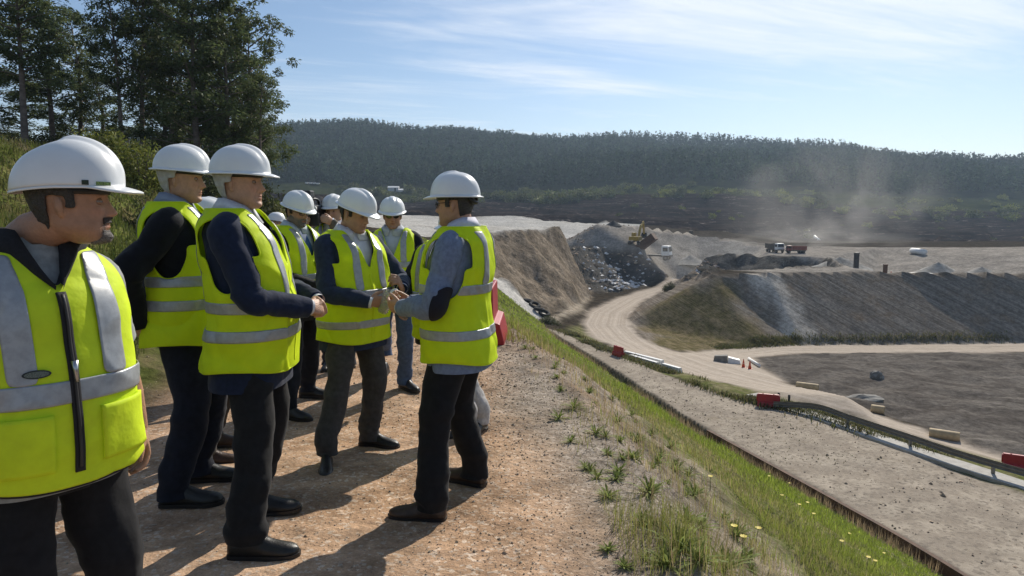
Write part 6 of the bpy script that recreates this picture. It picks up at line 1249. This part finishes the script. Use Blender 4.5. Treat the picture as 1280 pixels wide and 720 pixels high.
# zip, collar, label and pockets on the quilted vest of the first man
root, c1 = P1; s = c1['s']; vo = c1['vo']; BIND = MATS['black_binding']
def q1(xz, off):                 # points lying on the vest front: (x, z)
    xz = np.array(xz, float); th = np.arccos(np.clip(np.sign(xz[:, 0]) * (np.abs(xz[:, 0]) / (np.interp(xz[:, 1], TR[:, 0], TR[:, 2]) * .90 + c1['vofs'] + .04 * .55 * np.exp(-((xz[:, 1] - 1.03) / .17) ** 2))) ** (2.35 / 2), -1, 1))
    P = torso(th, xz[:, 1], c1['vofs'] + off + .012 * np.clip((1.0 - xz[:, 1]) / .3, 0, 1),   .04, .90); nn = np.stack([np.cos(th), np.sin(th), 0 * th], -1); return c1['fin'](P + nn * c1['vf'](P)[:, None])
def patch1(name, x0, x1, z0, z1, off, m, nx=8, nz=20, th=.004):
    X, Z_ = np.meshgrid(np.linspace(x0, x1, nx), np.linspace(z0, z1, nz)); V = q1(np.c_[X.ravel(), Z_.ravel()], off); return add_solid(MB().add(V, [(i * nx + j, i * nx + j + 1, (i + 1) * nx + j + 1, (i + 1) * nx + j) for i in range(nz - 1) for j in range(nx - 1)]).build(name, m, vo), th)
patch1('zip_guard', -.012, .011, .885, 1.385, .012, BIND, 5, 50, .006); patch1('zip_teeth', -.004, .003, .90, 1.38, .019, DARKST, 3, 50, .004); z_ = q1([(-.002, 1.20)], .025)[0]; MB().tube([z_, z_ + [0, .004, -.025], z_ + [0, .006, -.055]], [.009, .006, .004], 8).build('zip_pull', METAL, vo)
pk = patch1('pocket', .055, .185, .90, 1.06, .012, HIVIS2, 14, 14, .012); patch1('pocket', -.195, -.06, .90, 1.06, .012, HIVIS2, 14, 14, .012)
t_ = np.linspace(0, 2 * np.pi, 25)[:-1]; MB().add(q1(np.c_[.078 + .030 * np.cos(t_), 1.175 + .0115 * np.sin(t_)], .018), [tuple(range(24))[::-1]]).build('oval_label', cm('label_rim', (.02, .022, .02), .5), vo); MB().add(q1(np.c_[.078 + .0255 * np.cos(t_), 1.175 + .0080 * np.sin(t_)], .0195), [tuple(range(24))[::-1]]).build('oval_print', cm('label_print', (.12, .14, .11), .5, .5, 420), vo)
zl = np.linspace(1.392, 1.500, 16); vr = q1(np.c_[(zl - 1.385) * .62 + .004, zl], .004) / s; vl = q1(np.c_[-(zl - 1.385) * .62 - .004, zl], .004) / s
a0 = math.atan2(vr[-1][1] + .02, vr[-1][0]); tb_ = np.linspace(a0, -math.pi - a0, 34)[1:-1]; bk_ = c1['fin'](torso(tb_, np.full(len(tb_), 1.505), c1['vofs'] + .002, 0, .90)) / s
edge = np.concatenate([vr, bk_, vl[::-1]]); axis_ = np.array([0, -.015, 0]); rad_ = edge - axis_; rad_[:, 2] = 0; up_ = np.array([0, 0, 1.]); kk = np.clip((edge[:, 2] - 1.39) / .10, 0, 1)[:, None]
rn = rad_ / np.linalg.norm(rad_, axis=1)[:, None]; rows = [edge + rn * .012 - up_ * .018 * kk, edge + rn * .016 + up_ * .012, edge - rad_ * .22 * kk + up_ * (.016 + .040 * kk), edge - rad_ * .34 * kk + up_ * (.010 + .036 * kk), edge - rad_ * .30 * kk - rn * .010 - up_ * .02]
n_e = len(edge); MB().add(np.concatenate(rows) * s, [(i * n_e + j, i * n_e + j + 1, (i + 1) * n_e + j + 1, (i + 1) * n_e + j) for i in range(4) for j in range(n_e - 1)]).build('vest_collar', cm('collar_knit', (.016, .016, .018), .95, .2, 120, .4, 500), vo)
# purple sock of the older man
root, c2 = P2; ft = [c for c in root.children if c.name.startswith('shoe')]
MB().tube(np.array([(0, 0, .07), (0, -.005, .12), (0, -.01, .20)]) + np.array([*feet_of(12, b2, 1.03, (222, 634, 6))[0][:2], 0]), [.045, .043, .05], 16).build('sock', cm('purple_wool', (.13, .11, .30), .9, .15, 60, .3, 200), root)
# ------------------------------------------------------------------ dust raised on the quarry floor, and the air
def volume_obj(name, me, dens, col, label=None, noise=None):
    m = bpy.data.materials.new(name); m.use_nodes = True; t = m.node_tree; t.nodes.remove(t.nodes['Principled BSDF']); v = N(t, 'ShaderNodeVolumePrincipled'); v.inputs['Color'].default_value = (*col, 1); v.inputs['Density'].default_value = dens; v.inputs['Anisotropy'].default_value = .35
    if noise:
        tc_ = N(t, 'ShaderNodeTexCoord'); ln = N(t, 'ShaderNodeVectorMath', operation='LENGTH'); t.links.new(tc_.outputs['Object'], ln.inputs[0]); nz = N(t, 'ShaderNodeTexNoise', i_Scale=noise, i_Detail=5, i_Roughness=.6, i_Distortion=.5); t.links.new(tc_.outputs['Object'], nz.inputs['Vector'])
        f = M(t, 'MULTIPLY', ramp(t, ln.outputs['Value'], .15, 1.0, 1, 0), ramp(t, nz.outputs[0], .46, .70)); t.links.new(M(t, 'MULTIPLY', f, dens), v.inputs['Density'])
    t.links.new(v.outputs[0], t.nodes['Material Output'].inputs['Volume']); me.materials.append(m); return tag(link(name, me), label, kind='stuff')
def ball(name):
    bm = bmesh.new(); bmesh.ops.create_icosphere(bm, subdivisions=3, radius=1); me = bpy.data.meshes.new(name); bm.to_mesh(me); bm.free(); return me
for (px, py, Y), sc_, rot, de, nz in (((1045, 262, 178), (34, 15, 30), (0, 14, 0), .044, 1.5), ((900, 322, 128), (24, 10, 6.5), (0, 4, 0), .045, 1.9), ((1000, 305, 150), (28, 14, 7), (0, 0, 0), .050, 2.0)):
    o = volume_obj('dust_cloud', ball('dust_cloud'), de, (.95, .92, .87), 'pale dust hanging over the quarry floor around the trucks', nz); o.location = at(px, py, Y); o.scale = sc_; o.rotation_euler = tuple(R(a) for a in rot)
hb = MB(); hb.box((0, 330, 70), (2900, 1760, 250)); hm = bpy.data.meshes.new('haze'); hm.from_pydata(hb.verts().tolist(), [], hb.f); hm.update()
volume_obj('haze', hm, .00025, (.60, .78, 1.0))
